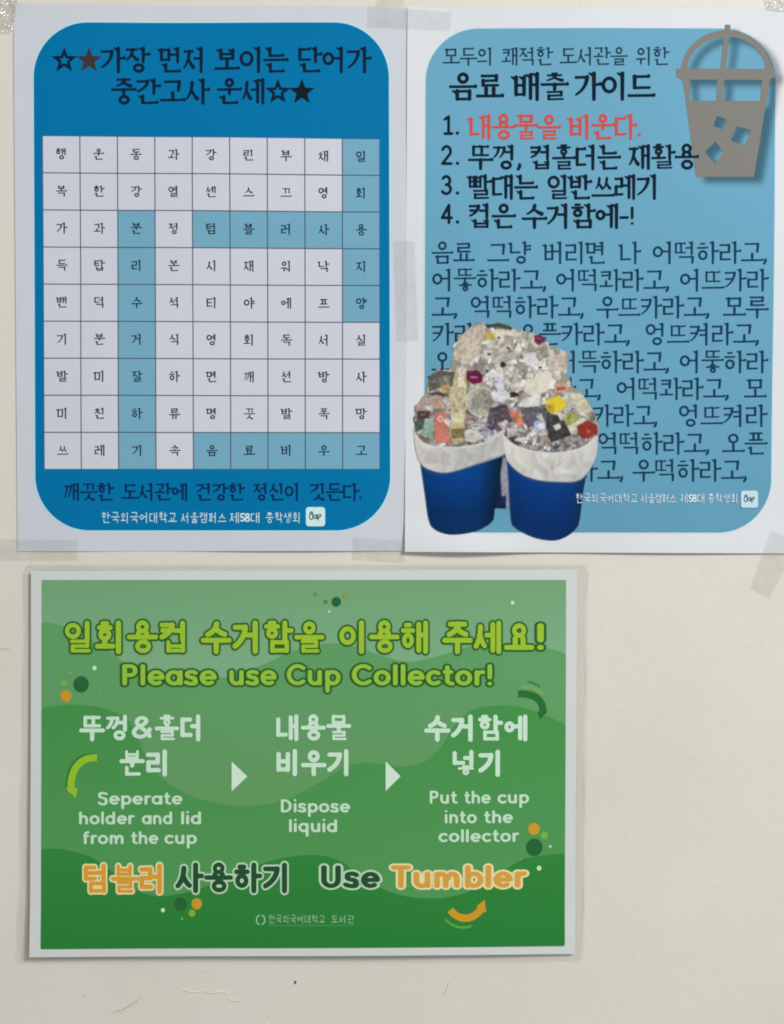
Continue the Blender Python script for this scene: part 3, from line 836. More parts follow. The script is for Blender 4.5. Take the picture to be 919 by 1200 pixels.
# backdrop of rubbish: crumpled light plastic high up, darker mixed lower down
top = (gy < 470)
IMG[:] = np.where((n8 > .5)[..., None], (196, 190, 176), (150, 144, 132))
t = sm(gy, 455, 500)[..., None]
IMG = IMG * (1 - t) + np.where((n3 > .5)[..., None], np.array((162, 156, 152.)), np.array((112, 106, 108.))) * t
pal_hi = [(214, 208, 194), (226, 222, 210), (190, 184, 170), (205, 198, 182), (168, 160, 146), (222, 214, 196), (140, 132, 122), (232, 230, 222), (196, 196, 196)]
pal_lo = [(206, 200, 190), (214, 212, 206), (196, 194, 192), (160, 155, 150), (130, 122, 124), (96, 90, 92), (212, 212, 216), (160, 132, 112), (70, 64, 70), (176, 168, 160), (140, 138, 170), (186, 150, 120), (110, 125, 105)]
def piece(x, y, s, col, elong=1.0, rot=None, n=None, tex=.10, soft=.5, shade=True):
    n = n or rnd.randint(4, 7); rot = rnd.uniform(0, 6.28) if rot is None else rot
    pts = []
    for k in range(n):
        a = 2 * math.pi * k / n + rnd.uniform(-.4, .4); r = s * rnd.uniform(.45, 1.25)
        u, v = r * math.cos(a) * elong, r * math.sin(a)
        pts.append((x + u * math.cos(rot) - v * math.sin(rot), y + u * math.sin(rot) + v * math.cos(rot)))
    D = d_poly(G, pts)
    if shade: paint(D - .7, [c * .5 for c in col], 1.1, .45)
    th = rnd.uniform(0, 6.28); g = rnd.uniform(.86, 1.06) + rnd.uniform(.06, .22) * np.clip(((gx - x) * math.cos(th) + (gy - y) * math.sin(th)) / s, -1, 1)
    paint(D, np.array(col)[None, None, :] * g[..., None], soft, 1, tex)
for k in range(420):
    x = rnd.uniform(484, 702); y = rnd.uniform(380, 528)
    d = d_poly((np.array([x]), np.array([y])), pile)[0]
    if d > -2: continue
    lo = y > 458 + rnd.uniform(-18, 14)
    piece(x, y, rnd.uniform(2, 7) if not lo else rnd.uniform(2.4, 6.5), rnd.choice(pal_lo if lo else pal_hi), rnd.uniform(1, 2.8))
def cup_item(x, y, s, rot, col):
    """a crumpled clear cup: tapering wall, bright rim, see-through mouth"""
    c, q = math.cos(rot), math.sin(rot)
    T = lambda u, v: (x + (u * c - v * q) * s, y + (u * q + v * c) * s)
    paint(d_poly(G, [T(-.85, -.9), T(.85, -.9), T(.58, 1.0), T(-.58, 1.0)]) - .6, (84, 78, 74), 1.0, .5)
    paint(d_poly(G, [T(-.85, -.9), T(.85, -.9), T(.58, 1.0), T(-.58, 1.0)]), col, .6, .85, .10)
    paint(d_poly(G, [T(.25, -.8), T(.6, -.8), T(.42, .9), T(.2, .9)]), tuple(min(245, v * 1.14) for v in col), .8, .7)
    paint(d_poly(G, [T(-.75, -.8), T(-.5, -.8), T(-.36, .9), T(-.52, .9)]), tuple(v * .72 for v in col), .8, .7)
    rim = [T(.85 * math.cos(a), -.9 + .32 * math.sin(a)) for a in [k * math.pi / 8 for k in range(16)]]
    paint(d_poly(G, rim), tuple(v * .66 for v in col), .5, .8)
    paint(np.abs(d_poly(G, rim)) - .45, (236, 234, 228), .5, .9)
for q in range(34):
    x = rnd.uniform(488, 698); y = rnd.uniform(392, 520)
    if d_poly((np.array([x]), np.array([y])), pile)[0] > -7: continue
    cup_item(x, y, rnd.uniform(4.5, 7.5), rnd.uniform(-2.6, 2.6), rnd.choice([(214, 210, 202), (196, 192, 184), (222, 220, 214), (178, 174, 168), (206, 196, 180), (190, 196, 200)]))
# recognisable things, from the crop
def item(L, col, tex=.08, soft=.6, a=1): paint(d_poly(G, pp(L)), col, soft, a, tex)
item([(262, 150), (300, 100), (345, 78), (380, 66), (385, 110), (360, 190), (320, 235), (280, 232), (250, 205)], (186, 172, 154), .12)
item([(300, 140), (345, 100), (350, 150), (310, 210)], (204, 192, 174), .08, 1.5, .8)
item([(380, 70), (440, 66), (500, 84), (490, 98), (430, 84), (392, 90)], (72, 78, 72), .1)
item([(384, 112), (400, 100), (434, 118), (424, 150), (390, 142)], (206, 178, 56), .12)
item([(408, 100), (450, 92), (500, 100), (480, 160), (440, 150)], (214, 206, 184), .08)
for q in range(60):
    x, y = cp(rnd.uniform(370, 640), rnd.uniform(140, 380)); piece(x, y, rnd.uniform(2.5, 9), rnd.choice([(210, 204, 190), (220, 214, 202), (200, 194, 180), (176, 168, 156), (226, 222, 212), (150, 142, 130), (190, 192, 194)]), rnd.uniform(1, 2), tex=.09)
for (x, y, s) in ((455, 238, 3.6), (400, 195, 1.6), (478, 170, 1.5), (505, 362, 4.5), (560, 215, 1.8), (440, 128, 1.4), (610, 250, 1.5), (390, 265, 1.6)):
    X0, Y0 = cp(x, y); piece(X0, Y0, s, (60, 38, 44), 1.6, .1, shade=False)
item([(586, 118), (620, 110), (636, 140), (604, 158), (588, 146)], (118, 32, 74), .1)
item([(306, 264), (352, 262), (374, 280), (372, 312), (332, 320), (304, 300)], (112, 24, 66), .06)
item([(322, 288), (352, 288), (352, 294), (322, 294)], (190, 130, 160))
item([(638, 205), (718, 188), (722, 262), (690, 270), (645, 262)], (188, 180, 162), .10)
item([(650, 215), (684, 208), (690, 250), (655, 254)], (206, 184, 176), .1, 1.2, .8)
item([(540, 190), (590, 190), (604, 230), (584, 248), (548, 240)], (206, 204, 204), .08)
item([(420, 286), (452, 274), (470, 290), (464, 340), (440, 350), (424, 330)], (196, 200, 210), .06)
for s in ((418, 296, 414, 350), (468, 286, 468, 340)): paint(d_seg(G, cp(s[0], s[1]), cp(s[2], s[3]), .9), (110, 112, 118), .6)
item([(380, 290), (415, 300), (412, 335), (392, 320)], (220, 218, 220), .08)
item([(560, 285), (640, 262), (664, 276), (640, 350), (580, 370), (540, 345)], (210, 204, 188), .05)
item([(150, 282), (200, 262), (260, 270), (248, 330), (200, 330), (150, 352)], (96, 92, 84), .14)
item([(186, 290), (235, 280), (240, 320), (196, 325)], (120, 116, 104), .1, 1.2)
item([(262, 262), (305, 262), (310, 400), (300, 460), (245, 470), (235, 380)], (190, 180, 138), .14)
item([(275, 250), (300, 256), (292, 330), (270, 330)], (218, 206, 184), .08)
item([(196, 325), (236, 318), (240, 356), (210, 362)], (176, 150, 96), .14)
item([(104, 382), (140, 366), (172, 388), (166, 436), (120, 462), (98, 430)], (170, 148, 138), .10)
item([(100, 430), (160, 430), (150, 460), (104, 470)], (84, 60, 58), .14)
item([(172, 362), (206, 368), (206, 420), (168, 420)], (182, 140, 122), .1)
item([(90, 470), (130, 462), (140, 500), (95, 520)], (72, 92, 78), .2)
item([(128, 490), (160, 450), (172, 470), (168, 545), (130, 530)], (134, 166, 152), .10)
item([(174, 446), (196, 432), (222, 440), (236, 470), (236, 560), (180, 568), (172, 500)], (204, 112, 92), .06)
paint(d_ell(G, *cp(198, 462), 3.4, 3.2), (226, 190, 176), .6); paint(d_ell(G, *cp(198, 462), 1.5, 1.4), (190, 80, 70), .6)
item([(238, 470), (296, 458), (300, 500), (296, 556), (250, 568), (236, 520)], (186, 172, 128), .08)
item([(242, 505), (296, 500), (296, 540), (244, 545)], (132, 112, 72), .14)
paint(d_ell(G, *cp(268, 468), 8.2, 2.6), (216, 206, 170), .7)
paint(d_ell(G, *cp(368, 392), 18.5, 17.5), (164, 162, 148), .8, .95, .16); paint(d_ell(G, *cp(372, 385), 13, 12), (132, 130, 118), 1.5, .6, .2)
paint(np.abs(d_ell(G, *cp(368, 392), 17.5, 16.5)) - .8, (206, 204, 190), .7, .8)
item([(405, 352), (470, 350), (488, 376), (450, 392), (420, 388)], (206, 206, 216), .08)
item([(400, 420), (470, 400), (500, 470), (440, 520), (390, 500)], (92, 78, 92), .25)
item([(300, 510), (345, 500), (380, 540), (340, 562), (300, 556)], (196, 200, 190), .12)
item([(476, 432), (520, 424), (560, 470), (530, 500), (500, 470)], (194, 116, 82), .2)
item([(530, 420), (600, 410), (650, 440), (648, 480), (560, 500), (540, 470)], (98, 92, 106), .16)
item([(585, 478), (622, 458), (650, 500), (612, 535), (588, 520)], (152, 172, 208), .07)
item([(598, 490), (622, 478), (634, 498), (610, 512)], (214, 220, 232), .04)
item([(540, 380), (600, 372), (612, 405), (560, 415), (520, 410)], (206, 206, 210), .08)
item([(668, 322), (700, 312), (726, 326), (720, 352), (672, 356)], (206, 156, 130), .08)
item([(678, 334), (716, 330), (716, 342), (680, 346)], (186, 76, 50), .1)
item([(634, 388), (690, 364), (722, 400), (702, 430), (660, 442), (636, 420)], (224, 198, 28), .05)
item([(636, 404), (664, 398), (670, 440), (640, 430)], (196, 160, 30), .05, .8, .8)
item([(724, 350), (800, 372), (826, 430), (790, 446), (724, 400)], (186, 184, 158), .14)
item([(706, 446), (760, 440), (774, 470), (740, 490), (704, 480)], (150, 166, 72), .10)
item([(720, 500), (790, 455), (800, 465), (735, 530)], (206, 200, 180), .06)
item([(764, 490), (810, 468), (846, 492), (850, 520), (800, 552), (768, 530)], (158, 44, 36), .08)
item([(640, 440), (700, 450), (740, 530), (660, 560), (630, 520)], (66, 64, 66), .25)
item([(664, 492), (692, 480), (698, 500), (676, 512)], (206, 204, 196), .06)
for q in range(60):
    x, y = cp(rnd.uniform(480, 840), rnd.uniform(530, 600)) if q < 26 else (0, 0); piece(x, y, rnd.uniform(1.3, 3), rnd.choice([(190, 184, 196), (206, 204, 210), (110, 100, 124), (150, 140, 160), (84, 76, 90), (222, 218, 216)]), 1.5, shade=False)
for q in range(16):
    x, y = cp(rnd.uniform(300, 470), rnd.uniform(470, 560)); piece(x, y, rnd.uniform(1.3, 3), rnd.choice([(190, 184, 190), (206, 204, 210), (92, 84, 100), (150, 140, 150)]), 1.5, shade=False)
# thin folds, rims and gaps all over the heap
for q in range(460):
    x, y = rnd.uniform(484, 702), rnd.uniform(378, 528)
    if d_poly((np.array([x]), np.array([y])), pile)[0] > -1.5: continue
    a = rnd.uniform(0, 3.14); L = rnd.uniform(1, 5.5)
    c = rnd.choice([(232, 228, 218), (214, 210, 202), (240, 238, 232), (70, 64, 62), (96, 90, 88), (120, 112, 104), (50, 46, 50)]) if y < 462 else rnd.choice([(222, 220, 222), (190, 186, 190), (60, 54, 62), (44, 40, 48), (90, 84, 92), (176, 120, 90), (150, 160, 190)])
    paint(d_line(G, bez((x, y), (x + L * .5 * math.cos(a), y + L * .5 * math.sin(a)), (x + L * .8 * math.cos(a + .5), y + L * .8 * math.sin(a + .5)), (x + L * math.cos(a + .9), y + L * math.sin(a + .9)), 3), .35), c, .5, rnd.uniform(.35, .8))
IMG = np.where(IMG.mean(-1, keepdims=True) > 120, IMG * 1.05, IMG)
IMG = IMG * .80 + IMG.mean(-1, keepdims=True) * .20
for q in range(14):
    x = rnd.uniform(500, 690); y = rnd.uniform(400, 518)
    if d_poly((np.array([x]), np.array([y])), pile)[0] > -9: continue
    cup_item(x, y, rnd.uniform(3.5, 5), rnd.uniform(-2.6, 2.6), rnd.choice([(214, 210, 202), (196, 192, 184), (222, 220, 214)]))
# bins and liners
def curve(L, n=6):
    o = []
    for k in range(len(L) - 1):
        p0 = L[max(k - 1, 0)]; p1 = L[k]; p2 = L[k + 1]; p3 = L[min(k + 2, len(L) - 1)]
        for q in range(n):
            t = q / n
            o.append(tuple(.5 * (2 * p1[i] + (p2[i] - p0[i]) * t + (2 * p0[i] - 5 * p1[i] + 4 * p2[i] - p3[i]) * t * t + (3 * p1[i] - p0[i] - 3 * p2[i] + p3[i]) * t ** 3) for i in (0, 1)))
    return o + [L[-1]]
lb = pp(curve([(112, 600), (118, 660), (135, 780), (150, 880), (175, 920), (235, 941), (310, 936), (370, 918), (415, 885), (424, 840), (440, 740), (458, 612)]) + [(458, 580), (112, 580)])
bk = pp([(400, 600), (470, 600), (474, 700), (470, 835), (420, 832)])
rb = pp(curve([(470, 600), (478, 700), (490, 880), (510, 915), (540, 934), (600, 958), (670, 966), (720, 950), (760, 918), (775, 880), (790, 760), (815, 640)]) + [(815, 600), (470, 600)])
ll = pp(curve([(88, 516), (120, 556), (170, 575), (240, 580), (320, 575), (400, 552), (462, 508)]) + curve([(464, 540), (466, 605), (420, 630), (340, 655), (260, 680), (200, 686), (140, 668), (112, 640), (96, 590), (88, 516)]))
rl = pp(curve([(458, 528), (490, 560), (550, 588), (640, 602), (720, 598), (790, 578), (848, 534)]) + curve([(850, 560), (842, 620), (805, 690), (760, 722), (680, 724), (600, 716), (530, 690), (478, 640), (462, 590), (458, 528)]))
gap = pp([(440, 600), (482, 640), (484, 700), (484, 800), (472, 840), (455, 820)])
paint(d_poly(G, bk), (24, 34, 66), .8)
paint(d_poly(G, gap), (150, 152, 166), .9, 1, .1)
paint(d_poly(G, pp([(426, 790), (470, 780), (470, 835), (424, 835)])), (22, 34, 74), .8, 1, .2)
f = np.clip((gx - cp(112, 0)[0]) / (cp(455, 0)[0] - cp(112, 0)[0]), 0, 1)
cL = np.stack([0 + 0 * f, 56 + 13 * np.sin(f * 3.1) - 26 * np.clip((f - .72) / .28, 0, 1), 118 + 28 * np.sin(f * 3.1) - 70 * np.clip((f - .72) / .28, 0, 1)], -1)
fy = sm(gy, 540, 628)[..., None]
paint(d_poly(G, lb), cL * (1 - .36 * fy), .8, 1, .03)
f2 = np.clip((gx - cp(480, 0)[0]) / (cp(800, 0)[0] - cp(480, 0)[0]), 0, 1)
cR = np.stack([8 + 0 * f2, 56 + 10 * np.sin(f2 * 3.1), 124 + 22 * np.sin(f2 * 3.1) - 30 * np.clip((f2 - .8) / .2, 0, 1)], -1)
paint(d_poly(G, rb), cR * (1 - .28 * fy), .8, 1, .03)
wr = (1 + .10 * (n20[..., None] - .5) + .05 * (n8[..., None] - .5) + .035 * np.sin(gx * .3 + 9 * n20 + 4 * n8)[..., None])
paint(d_poly(G, ll), np.stack([204 - 20 * f + 0 * gy, 202 - 18 * f, 197 - 14 * f], -1) * wr, .7, 1, .012)
paint(d_poly(G, rl), np.stack([212 - 14 * f2 + 0 * gy, 211 - 13 * f2, 206 - 12 * f2], -1) * wr, .7, 1, .012)
for L, s in ((curve([(88, 518), (120, 558), (170, 577), (240, 582), (320, 577), (400, 554), (462, 510)]), 1), (curve([(458, 530), (490, 562), (550, 590), (640, 604), (720, 600), (790, 580), (848, 536)]), 1)):
    paint(d_line(G, pp(L), 1.0), (222, 220, 212), .8, .9)
for L in ([(112, 650), (160, 688), (220, 690), (300, 668), (380, 640), (455, 616)], [(478, 650), (540, 700), (610, 722), (700, 728), (770, 720), (806, 690)]):
    paint(d_line(G, pp(curve(L)), .7), (92, 88, 92), 1.0, .6)
for q in range(26):
    b = rnd.random() < .5
    x = rnd.uniform(120, 440) if b else rnd.uniform(490, 810); y = (rnd.uniform(590, 650) if b else rnd.uniform(610, 700))
    x2, y2 = x + rnd.uniform(-30, 30), y + rnd.uniform(8, 40)
    if d_poly((np.array([cp(x2, y2)[0]]), np.array([cp(x2, y2)[1]])), ll if b else rl)[0] > -1: continue
    paint(d_seg(G, cp(x, y), cp(x2, y2), .4, .9), (162, 156, 148) if rnd.random() < .6 else (214, 212, 204), 1.2, .5)
IMG = np.stack([blur(IMG[..., q], 1, 1) for q in range(3)], -1) * .55 + IMG * .45
# outline of the cut-out
sil = np.minimum.reduce([d_poly(G, pile), d_poly(G, lb), d_poly(G, rb), d_poly(G, ll), d_poly(G, rl), d_poly(G, gap), d_poly(G, bk)]) + ((n3 - .5) * 2.2 + (n8 - .5) * 4.5) * (gy < 500)
def sample_img(x, y):
    i = min(max(int(round((x - bx0) / bh)), 0), BW - 1); j = min(max(int(round((y - by0) / bh)), 0), BH - 1)
    return ink(tuple(np.clip(IMG[j, i], 4, 235)), KR)
def split(name, mask_d):
    pr = Print(); shape(pr, np.maximum(sil, mask_d), G, bh, sample_img, 1); return pr.build(name, prt, RB, 7, M_ink_matte)
dl = np.minimum(d_poly(G, lb), np.minimum(d_poly(G, ll), np.minimum(d_poly(G, gap), d_poly(G, bk))))
dl = np.maximum(dl, -d_poly(G, rb)); dl = np.maximum(dl, -d_poly(G, rl))
dr = np.minimum(d_poly(G, rb), d_poly(G, rl))
split("bin_picture", dl); split("bin_picture", dr)
split("rubbish_picture", -np.minimum(dl, dr) - .02)
tx("council_lettering", [("한국외국어대학교", 674, 747), ("서울캠퍼스", 750, 792), ("제58대", 796, 826), ("총학생회", 828, 865)], 584, 12, 'small', ink((222, 236, 240), KR), layer=9)

# ------------------------------------------------------------------ GREEN LAMINATED SIGN
GB = lift_green
pg = thing("laminated_cup_sign", "green laminated landscape sign with yellow green title about the cup collector", "sign", 357, 895)
sheet("paper_sheet", [(37.6, 669), (676, 667.5), (673.5, 1116.5), (36.8, 1119)], GB, pg, M_paper_g, layer=-1)
# pouch: clear film wider than the paper, with rounded corners
def build_pouch():
    P = grid(22, 654, 694, 1132, 4.0)
    def fn(P): 
        x, y = P
        x = x + (y - 890) * .012
        return d_rrect((x, y), 27, 661, 687, 1125.5, 9)
    D = fn(P)
    vs, fs = contour(D, 22., 654., 4.0, 2)
    a = np.array(vs)
    e = sm(-fn((a[:, 0], a[:, 1])), 0, 12)        # film dips back towards the wall outside the paper
    z = GB(a[:, 0], a[:, 1]) * (.55 + .45 * e) + 14 * LAYER * e
    co = np.stack([X(a[:, 0]), -z, Z(a[:, 1])], 1)
    me = bpy.data.meshes.new("laminate_pouch"); me.from_pydata(co.tolist(), [], [f[::-1] for f in fs]); me.update()
    me.polygons.foreach_set("use_smooth", [True] * len(fs))
    return link(me, "laminate_pouch", pg, M_pouch)
build_pouch()
M_rim = film("laminate_edge", (.50, .49, .43), 0.42, 0.25)
def rim(off, w, name):
    pr = Print()
    P = grid(22, 654, 694, 1132, 1.6)
    x = P[0] + (P[1] - 890) * .012
    d = d_rrect((x, P[1]), 27 + off, 661 + off, 687 - off, 1125.5 - off, max(9 - off, 2))
    shape(pr, np.abs(d + w) - w, P, 1.6, (1, 1, 1))
    a = np.array(pr.v)
    me_o = pr.build(name, pg, lambda x, y: GB(x, y) * .56 + .00012, 0, M_rim)
    return me_o
rim(0, .55, "pouch_rim")
def pouch_border():
    """the sealed margin of the two films, a little milkier than the single film over the paper"""
    P = grid(22, 654, 694, 1132, 3.2)
    x = P[0] + (P[1] - 890) * .012
    d = d_rrect((x, P[1]), 27.6, 661.6, 686.4, 1124.9, 8.5)
    q = d_poly(P, [(38.2, 670), (675.4, 668.5), (673, 1116), (37.4, 1118.5)])
    pr = Print(); shape(pr, np.maximum(d, -q), P, 3.2, (1, 1, 1), 2)
    pr.build("sealed_margin", pg, lambda a, b: GB(a, b) * .54 + .00008, 0, M_seal)
M_seal = film("sealed_film_shaded", (.50, .49, .44), 0.14, 0.3, 0.3, 90, 0.0004)  # film tint with the pouch's shadow mixed into the colour
pouch_border()

gx0, gy0, gx1, gy1 = 49.5, 679, 663, 1109
def clipG(P):
    x, y = P; t = (y - 679) / 430
    xl = 50 - 0 * t; xr = 663.2 - 1.8 * t
    return np.maximum(np.maximum(xl - x, x - xr), np.maximum(679.4 - y, y - (1109.6 - 2.5 * (x - 50) / 612)))
def interp(L, x): return np.interp(x, [a for a, b in L], [b for a, b in L])
W1 = curve([(40, 729), (62, 730), (90, 740), (120, 756), (138, 769), (160, 786), (190, 796), (230, 797), (270, 792), (310, 778), (345, 762), (385, 754), (415, 757), (450, 769), (480, 775), (515, 768), (560, 755), (605, 753), (640, 759), (672, 768)])
W2 = curve([(40, 831), (62, 827), (90, 825), (125, 830), (150, 842), (162, 862), (172, 885), (190, 910), (220, 930), (260, 941), (300, 943), (340, 934), (375, 916), (405, 898), (425, 893), (450, 895), (475, 897), (500, 890), (518, 872), (532, 850), (552, 832), (580, 826), (610, 828), (640, 838), (672, 854)])
W3 = curve([(40, 995), (62, 993), (85, 996), (110, 1004), (130, 1018), (150, 1036), (175, 1047), (200, 1048), (235, 1040), (270, 1026), (310, 1010), (345, 1002), (375, 1001), (400, 1008), (430, 1030), (465, 1046), (505, 1051), (545, 1045), (580, 1026), (610, 1007), (640, 1001), (672, 999)])
def grad(a, b, ya, yb):
    A, B = ink(a, KG), ink(b, KG)
    def f(x, y):
        t = min(max((y - ya) / (yb - ya), 0), 1); return tuple(p + (q - p) * t for p, q in zip(A, B))
    return f
hG = 3.0
P = grid(48, 677, 666, 1113, hG)
cl = clipG(P)
def gpart(name, D, colf, layer, h=hG, PP=P, run=2):
    pr = Print(); shape(pr, D, PP, h, colf, run); return pr.build(name, pg, GB, layer, M_ink_lam)
gpart("green_panel", cl, grad((108, 158, 114), (120, 168, 128), 680, 790), 1)
# where the hill meets the title the pale backdrop is lighter
gpart("green_hill", np.maximum(cl, (interp(W1, P[0]) - P[1]) * .8), grad((88, 152, 96), (92, 150, 92), 730, 930), 2)
gpart("green_hill", np.maximum(cl, (interp(W2, P[0]) - P[1]) * .8), grad((62, 140, 68), (76, 146, 82), 830, 1045), 3)
gpart("green_hill", np.maximum(cl, (interp(W3, P[0]) - P[1]) * .8), grad((40, 128, 52), (28, 120, 46), 1000, 1100), 4)

def gtx(name, items, y, size, sty, col, outline=None, og=0, layer=7, slope=0):
    if outline is not None:
        pr = Print(); words(pr, items, y, size, sty, outline, grow=og / size, slope=slope); pr.build(name.replace("lettering", "outline"), pg, GB, layer - 1, M_ink_lam)
    pr = Print(); words(pr, items, y, size, sty, col, slope=slope); return pr.build(name, pg, GB, layer, M_ink_lam)
LIME = ink((148, 186, 44), KG); LOUT = ink((34, 94, 32), KG); PALE = ink((192, 222, 200), KG)
gtx("title_lettering", [("일회용컵", 75, 224), ("수거함을", 236, 381), ("이용해", 396, 505), ("주세요", 518, 626)], 746, 37.5, 'fat', LIME, LOUT, 2.3)
gtx("title_lettering", [("!", 626, 640)], 746, 42, 'latinbold', LIME, LOUT, 2.3)
gtx("title_lettering", [("Please", 142, 255), ("use", 268, 325), ("Cup", 335, 400), ("Collector!", 411, 579)], 790.5, 33.5, 'latin', ink((140, 186, 56), KG), LOUT, 2.2)
gtx("step_lettering", [("뚜껑", 94, 155), ("홀더", 182, 240)], 852, 30, 'round', PALE)
gtx("step_lettering", [("&", 155, 180)], 852, 33, 'latin', PALE)
gtx("step_lettering", [("분리", 141, 201)], 893, 30, 'round', PALE)
gtx("step_lettering", [("내용물", 323, 412)], 852, 30, 'round', PALE)
gtx("step_lettering", [("비우기", 323, 413)], 892.5, 30, 'round', PALE)
gtx("step_lettering", [("수거함에", 497, 620)], 852, 30, 'round', PALE)
gtx("step_lettering", [("넣기", 529, 590)], 893, 30, 'round', PALE)
P2 = ink((186, 218, 192), KG)
for it, y in (([("Seperate", 115, 215)], 934), ([("holder", 93, 159), ("and", 167, 204), ("lid", 212, 238)], 957), ([("from", 98, 148), ("the", 154, 187), ("cup", 193, 232)], 980),
              ([("Dispose", 328, 411)], 943), ([("liquid", 338, 397)], 966),
              ([("Put", 502, 536), ("the", 543, 575), ("cup", 582, 620)], 932.5), ([("into", 520, 559), ("the", 566, 601)], 955.5), ([("collector", 513, 608)], 977.5)):
    gtx("step_lettering", it, y + .5, 20.5, 'latin', P2)
ORG = ink((212, 150, 44), KG); CRM = ink((222, 214, 160), KG); DGR = ink((22, 72, 40), KG)
gtx("tumbler_lettering", [("텀블러", 98, 196)], 1028, 34, 'fat', ORG, CRM, 2.2)
gtx("tumbler_lettering", [("사용하기", 206, 342)], 1027, 34, 'round', DGR, ink((176, 210, 178), KG), 2.2)
gtx("tumbler_lettering", [("Use", 374, 446)], 1026, 36, 'latinbold', DGR, ink((176, 210, 178), KG), 2.2)
gtx("tumbler_lettering", [("Tumbler", 457, 617)], 1026, 36, 'latinbold', ink((206, 154, 62), KG), CRM, 2.2)
pr = Print(); words(pr, [("한국외국어대학교", 315, 382), ("도서관", 388, 416)], 1075, 10.5, 'small', ink((150, 196, 156), KG))
pr.build("library_lettering", pg, GB, 7, M_ink_lam)
pr = Print(); PP = grid(298, 1066, 420, 1086, .5)
D = np.minimum(d_line(PP, arc(306, 1076, 4.6, 5.5, 110, 250), .8), d_line(PP, arc(306.5, 1076, 4.6, 5.5, -70, 70), .8))
shape(pr, D, PP, .5, ink((140, 190, 146), KG)); pr.build("library_emblem", pg, GB, 7, M_ink_lam)
pr = Print(); shape(pr, d_seg(PP, (315, 1082.6), (415, 1082), .35), PP, .5, ink((86, 152, 94), KG)); pr.build("underline", pg, GB, 7, M_ink_lam)
for pts in ([(272, 891.5), (290.5, 909), (272, 926.5)], [(452, 891), (469.5, 908.5), (452, 926)]):
    pr = Print(); PP = grid(pts[0][0] - 2, pts[0][1] - 2, pts[1][0] + 2, pts[2][1] + 2, .6)
    shape(pr, d_poly(PP, pts), PP, .6, ink((200, 226, 206), KG)); pr.build("step_triangle", pg, GB, 7, M_ink_lam)
GD = ink((22, 96, 46), KG); GO = ink((196, 146, 34), KG); GLm = ink((112, 170, 62), KG); GWt = ink((188, 226, 186), KG); GDm = ink((110, 168, 116), KG)
dots = [(96.3, 801.3, 9.3, GD), (78.5, 815, 6.6, GO), (76.3, 800, 4, GLm), (112, 782.3, 2.7, GWt), (83.7, 788, 2.1, GDm), (117.3, 806, 1.7, GDm),
        (394.5, 705, 5.6, GD), (405, 697.5, 3.6, ink((132, 150, 70), KG)), (382, 705, 2.4, ink((70, 130, 76), KG)), (370, 696, 2.4, ink((88, 140, 92), KG)), (386, 716.5, 1.5, GWt),
        (600.3, 706, 2.3, GWt), (612, 712, .9, GDm), (625.3, 970.3, 7, GO), (637.5, 978, 4.6, GLm), (625.8, 991.8, 10, GD), (644.5, 991, 1.5, GWt), (631.5, 1016.3, 2.8, GWt), (609.5, 1006, 1.1, GDm),
        (212.5, 1058.2, 7.8, GD), (231.5, 1057.6, 6.4, ink((190, 148, 36), KG)), (226, 1068.5, 4.2, ink((120, 170, 56), KG)), (192, 1065, 2.4, GWt), (214.5, 1075, 1.4, GDm)]
for i, (x, y, r, c) in enumerate(dots):
    pr = Print(); blob(pr, lambda P: d_ell(P, x, y, r * .96, r * 1.02), x - r - 1, y - r - 1, x + r + 1, y + r + 1, max(.4, r / 8), c, 3)
    pr.build("confetti_dot", pg, GB, 5, M_ink_lam)
def arrow(name, pts, w, head, col, layer):
    xs = [p[0] for p in pts + head]; ys = [p[1] for p in pts + head]
    PP = grid(min(xs) - 8, min(ys) - 8, max(xs) + 8, max(ys) + 8, .7)
    D = np.minimum(d_line(PP, pts, w), d_poly(PP, head)) if head else d_line(PP, pts, w)
    if head or w > 2:   # square-cut tail
        t = (pts[0][0] - pts[1][0], pts[0][1] - pts[1][1]); L = math.hypot(*t)
        D = np.maximum(D, ((PP[0] - pts[0][0]) * t[0] + (PP[1] - pts[0][1]) * t[1]) / L)
    pr = Print(); shape(pr, D, PP, .7, col); pr.build(name, pg, GB, layer, M_ink_lam)
c1 = bez((115, 887), (95, 886), (84, 900), (84.5, 924), 16)
arrow("arrow_shade", [(x - 2.2, y - 1.5) for x, y in c1], 4, [], ink((46, 116, 52), KG), 5)
arrow("curved_arrow", c1, 4.1, [(78, 922), (92.5, 922), (90, 934.5)], ink((140, 186, 36), KG), 6)
c2 = bez((607, 812.5), (625, 811), (636, 819), (636.3, 833), 16)
arrow("curved_arrow", c2, 4.0, [(629.5, 832.5), (640.8, 832), (632.6, 842.5)], ink((26, 104, 42), KG), 6)
arrow("arrow_shade", bez((610, 805), (620, 803), (628, 806), (634, 812)), 2.6, [], ink((112, 158, 92), KG), 5)
arrow("arrow_shade", bez((618.5, 798.5), (624, 799), (629, 801), (632, 804)), .8, [], ink((48, 116, 52), KG), 5)
c3 = bez((527.5, 1064.5), (537, 1077), (552, 1078), (563.5, 1064), 16)
arrow("curved_arrow", c3, 4.2, [(558, 1060.5), (567.8, 1052.5), (569.5, 1068)], ink((196, 146, 28), KG), 6)
arrow("arrow_shade", bez((522.5, 1076), (530, 1084), (541, 1087), (551, 1083.5)), 1.4, [], ink((76, 162, 66), KG), 5)

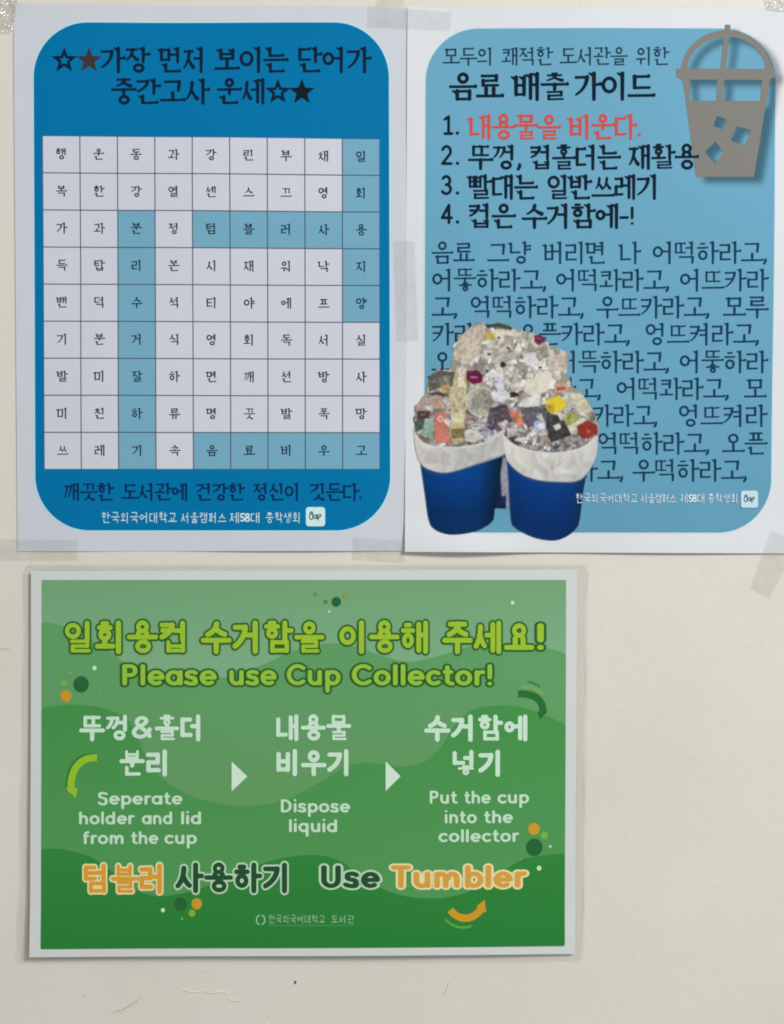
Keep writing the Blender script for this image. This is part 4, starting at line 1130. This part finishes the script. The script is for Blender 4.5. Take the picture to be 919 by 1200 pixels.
# ------------------------------------------------------------------ pieces of tape
def tape(label, quad, m, bumpy=0.0, n=(30, 10), raise_=0.00022, smooth_edges=True, group="clear tape strips holding the paper posters", seed=0):
    def lf(x, y):
        def inside(c, x, y, s=5.):
            tl, tr, br, bl = c
            L = tl[0] + (bl[0] - tl[0]) * (y - tl[1]) / (bl[1] - tl[1]); R = tr[0] + (br[0] - tr[0]) * (y - tr[1]) / (br[1] - tr[1])
            T = tl[1] + (tr[1] - tl[1]) * (x - tl[0]) / (tr[0] - tl[0]); B = bl[1] + (br[1] - bl[1]) * (x - bl[0]) / (br[0] - bl[0])
            return sm(x, L - s, L - 1) * (1 - sm(x, R + 1, R + s)) * sm(y, T - s, T - 1) * (1 - sm(y, B + 1, B + s))
        a = inside([(16, 5), (478.5, 9), (474.5, 645.5), (21, 646)], x, y) * (LB(x, y) + 6 * LAYER)
        b = inside([(477.5, 8.5), (926, 12.5), (921, 648.5), (474.5, 646.5)], x, y) * (RB(x, y) + 10 * LAYER)
        z = np.maximum(a, b) + raise_
        if bumpy:
            z = z + bumpy * (np.sin(x * .9 + 1.3 * np.sin(y * .7 + seed)) * np.sin(y * 1.1 + x * .35 + seed) + .6 * np.sin(x * .33 - y * .5 + seed * 2) + 1.6)
        return z
    o = sheet("clear_tape", quad, lf, None, m, thick=0, n=n)
    o['label'] = label; o['category'] = "tape"; o['group'] = group
    return o
tape("short clear tape strip across the top seam where the two posters meet", [(431, 7), (529.5, 15), (528, 37), (431, 32)], M_tape, n=(50, 14))
tape("upright clear tape strip over the seam beside the word search grid", [(461.5, 283), (486.5, 283), (491, 399), (465, 400)], M_tape, n=(14, 40))
tape("clear tape strip on the lower left corner of the word search poster", [(-14, 632), (92, 632), (91.5, 657), (-14, 657)], M_tape, n=(60, 16))
tape("clear tape strip under the seam on the lower right corner of the word search poster", [(414, 629.5), (474, 633), (474, 660), (413, 656)], M_tape, n=(40, 16))
tape("slanted clear tape strip on the lower right corner of the light blue poster", [(903, 621), (936, 634), (902, 702), (879, 690)], M_tape, n=(16, 40))
tape("wrinkled shiny tape on the top left corner of the word search poster", [(-14, -14), (24, -6), (15.5, 38), (-14, 42)], M_tape_gloss, .00042, n=(60, 70), seed=1.3, group="wrinkled shiny tape at the upper corners")
tape("shiny tape strip above the cup on the top right corner", [(893, -12), (936, -12), (936, 15), (899, 12)], M_tape_gloss, .0003, n=(50, 50), seed=4.1, group="wrinkled shiny tape at the upper corners")
tape("thin clear tape piece leading upwards above the posters' top seam", [(436, -14), (470, -14), (475, 8), (442, 8)], M_tape, n=(12, 12))
print("glyphs", len(CACHE))
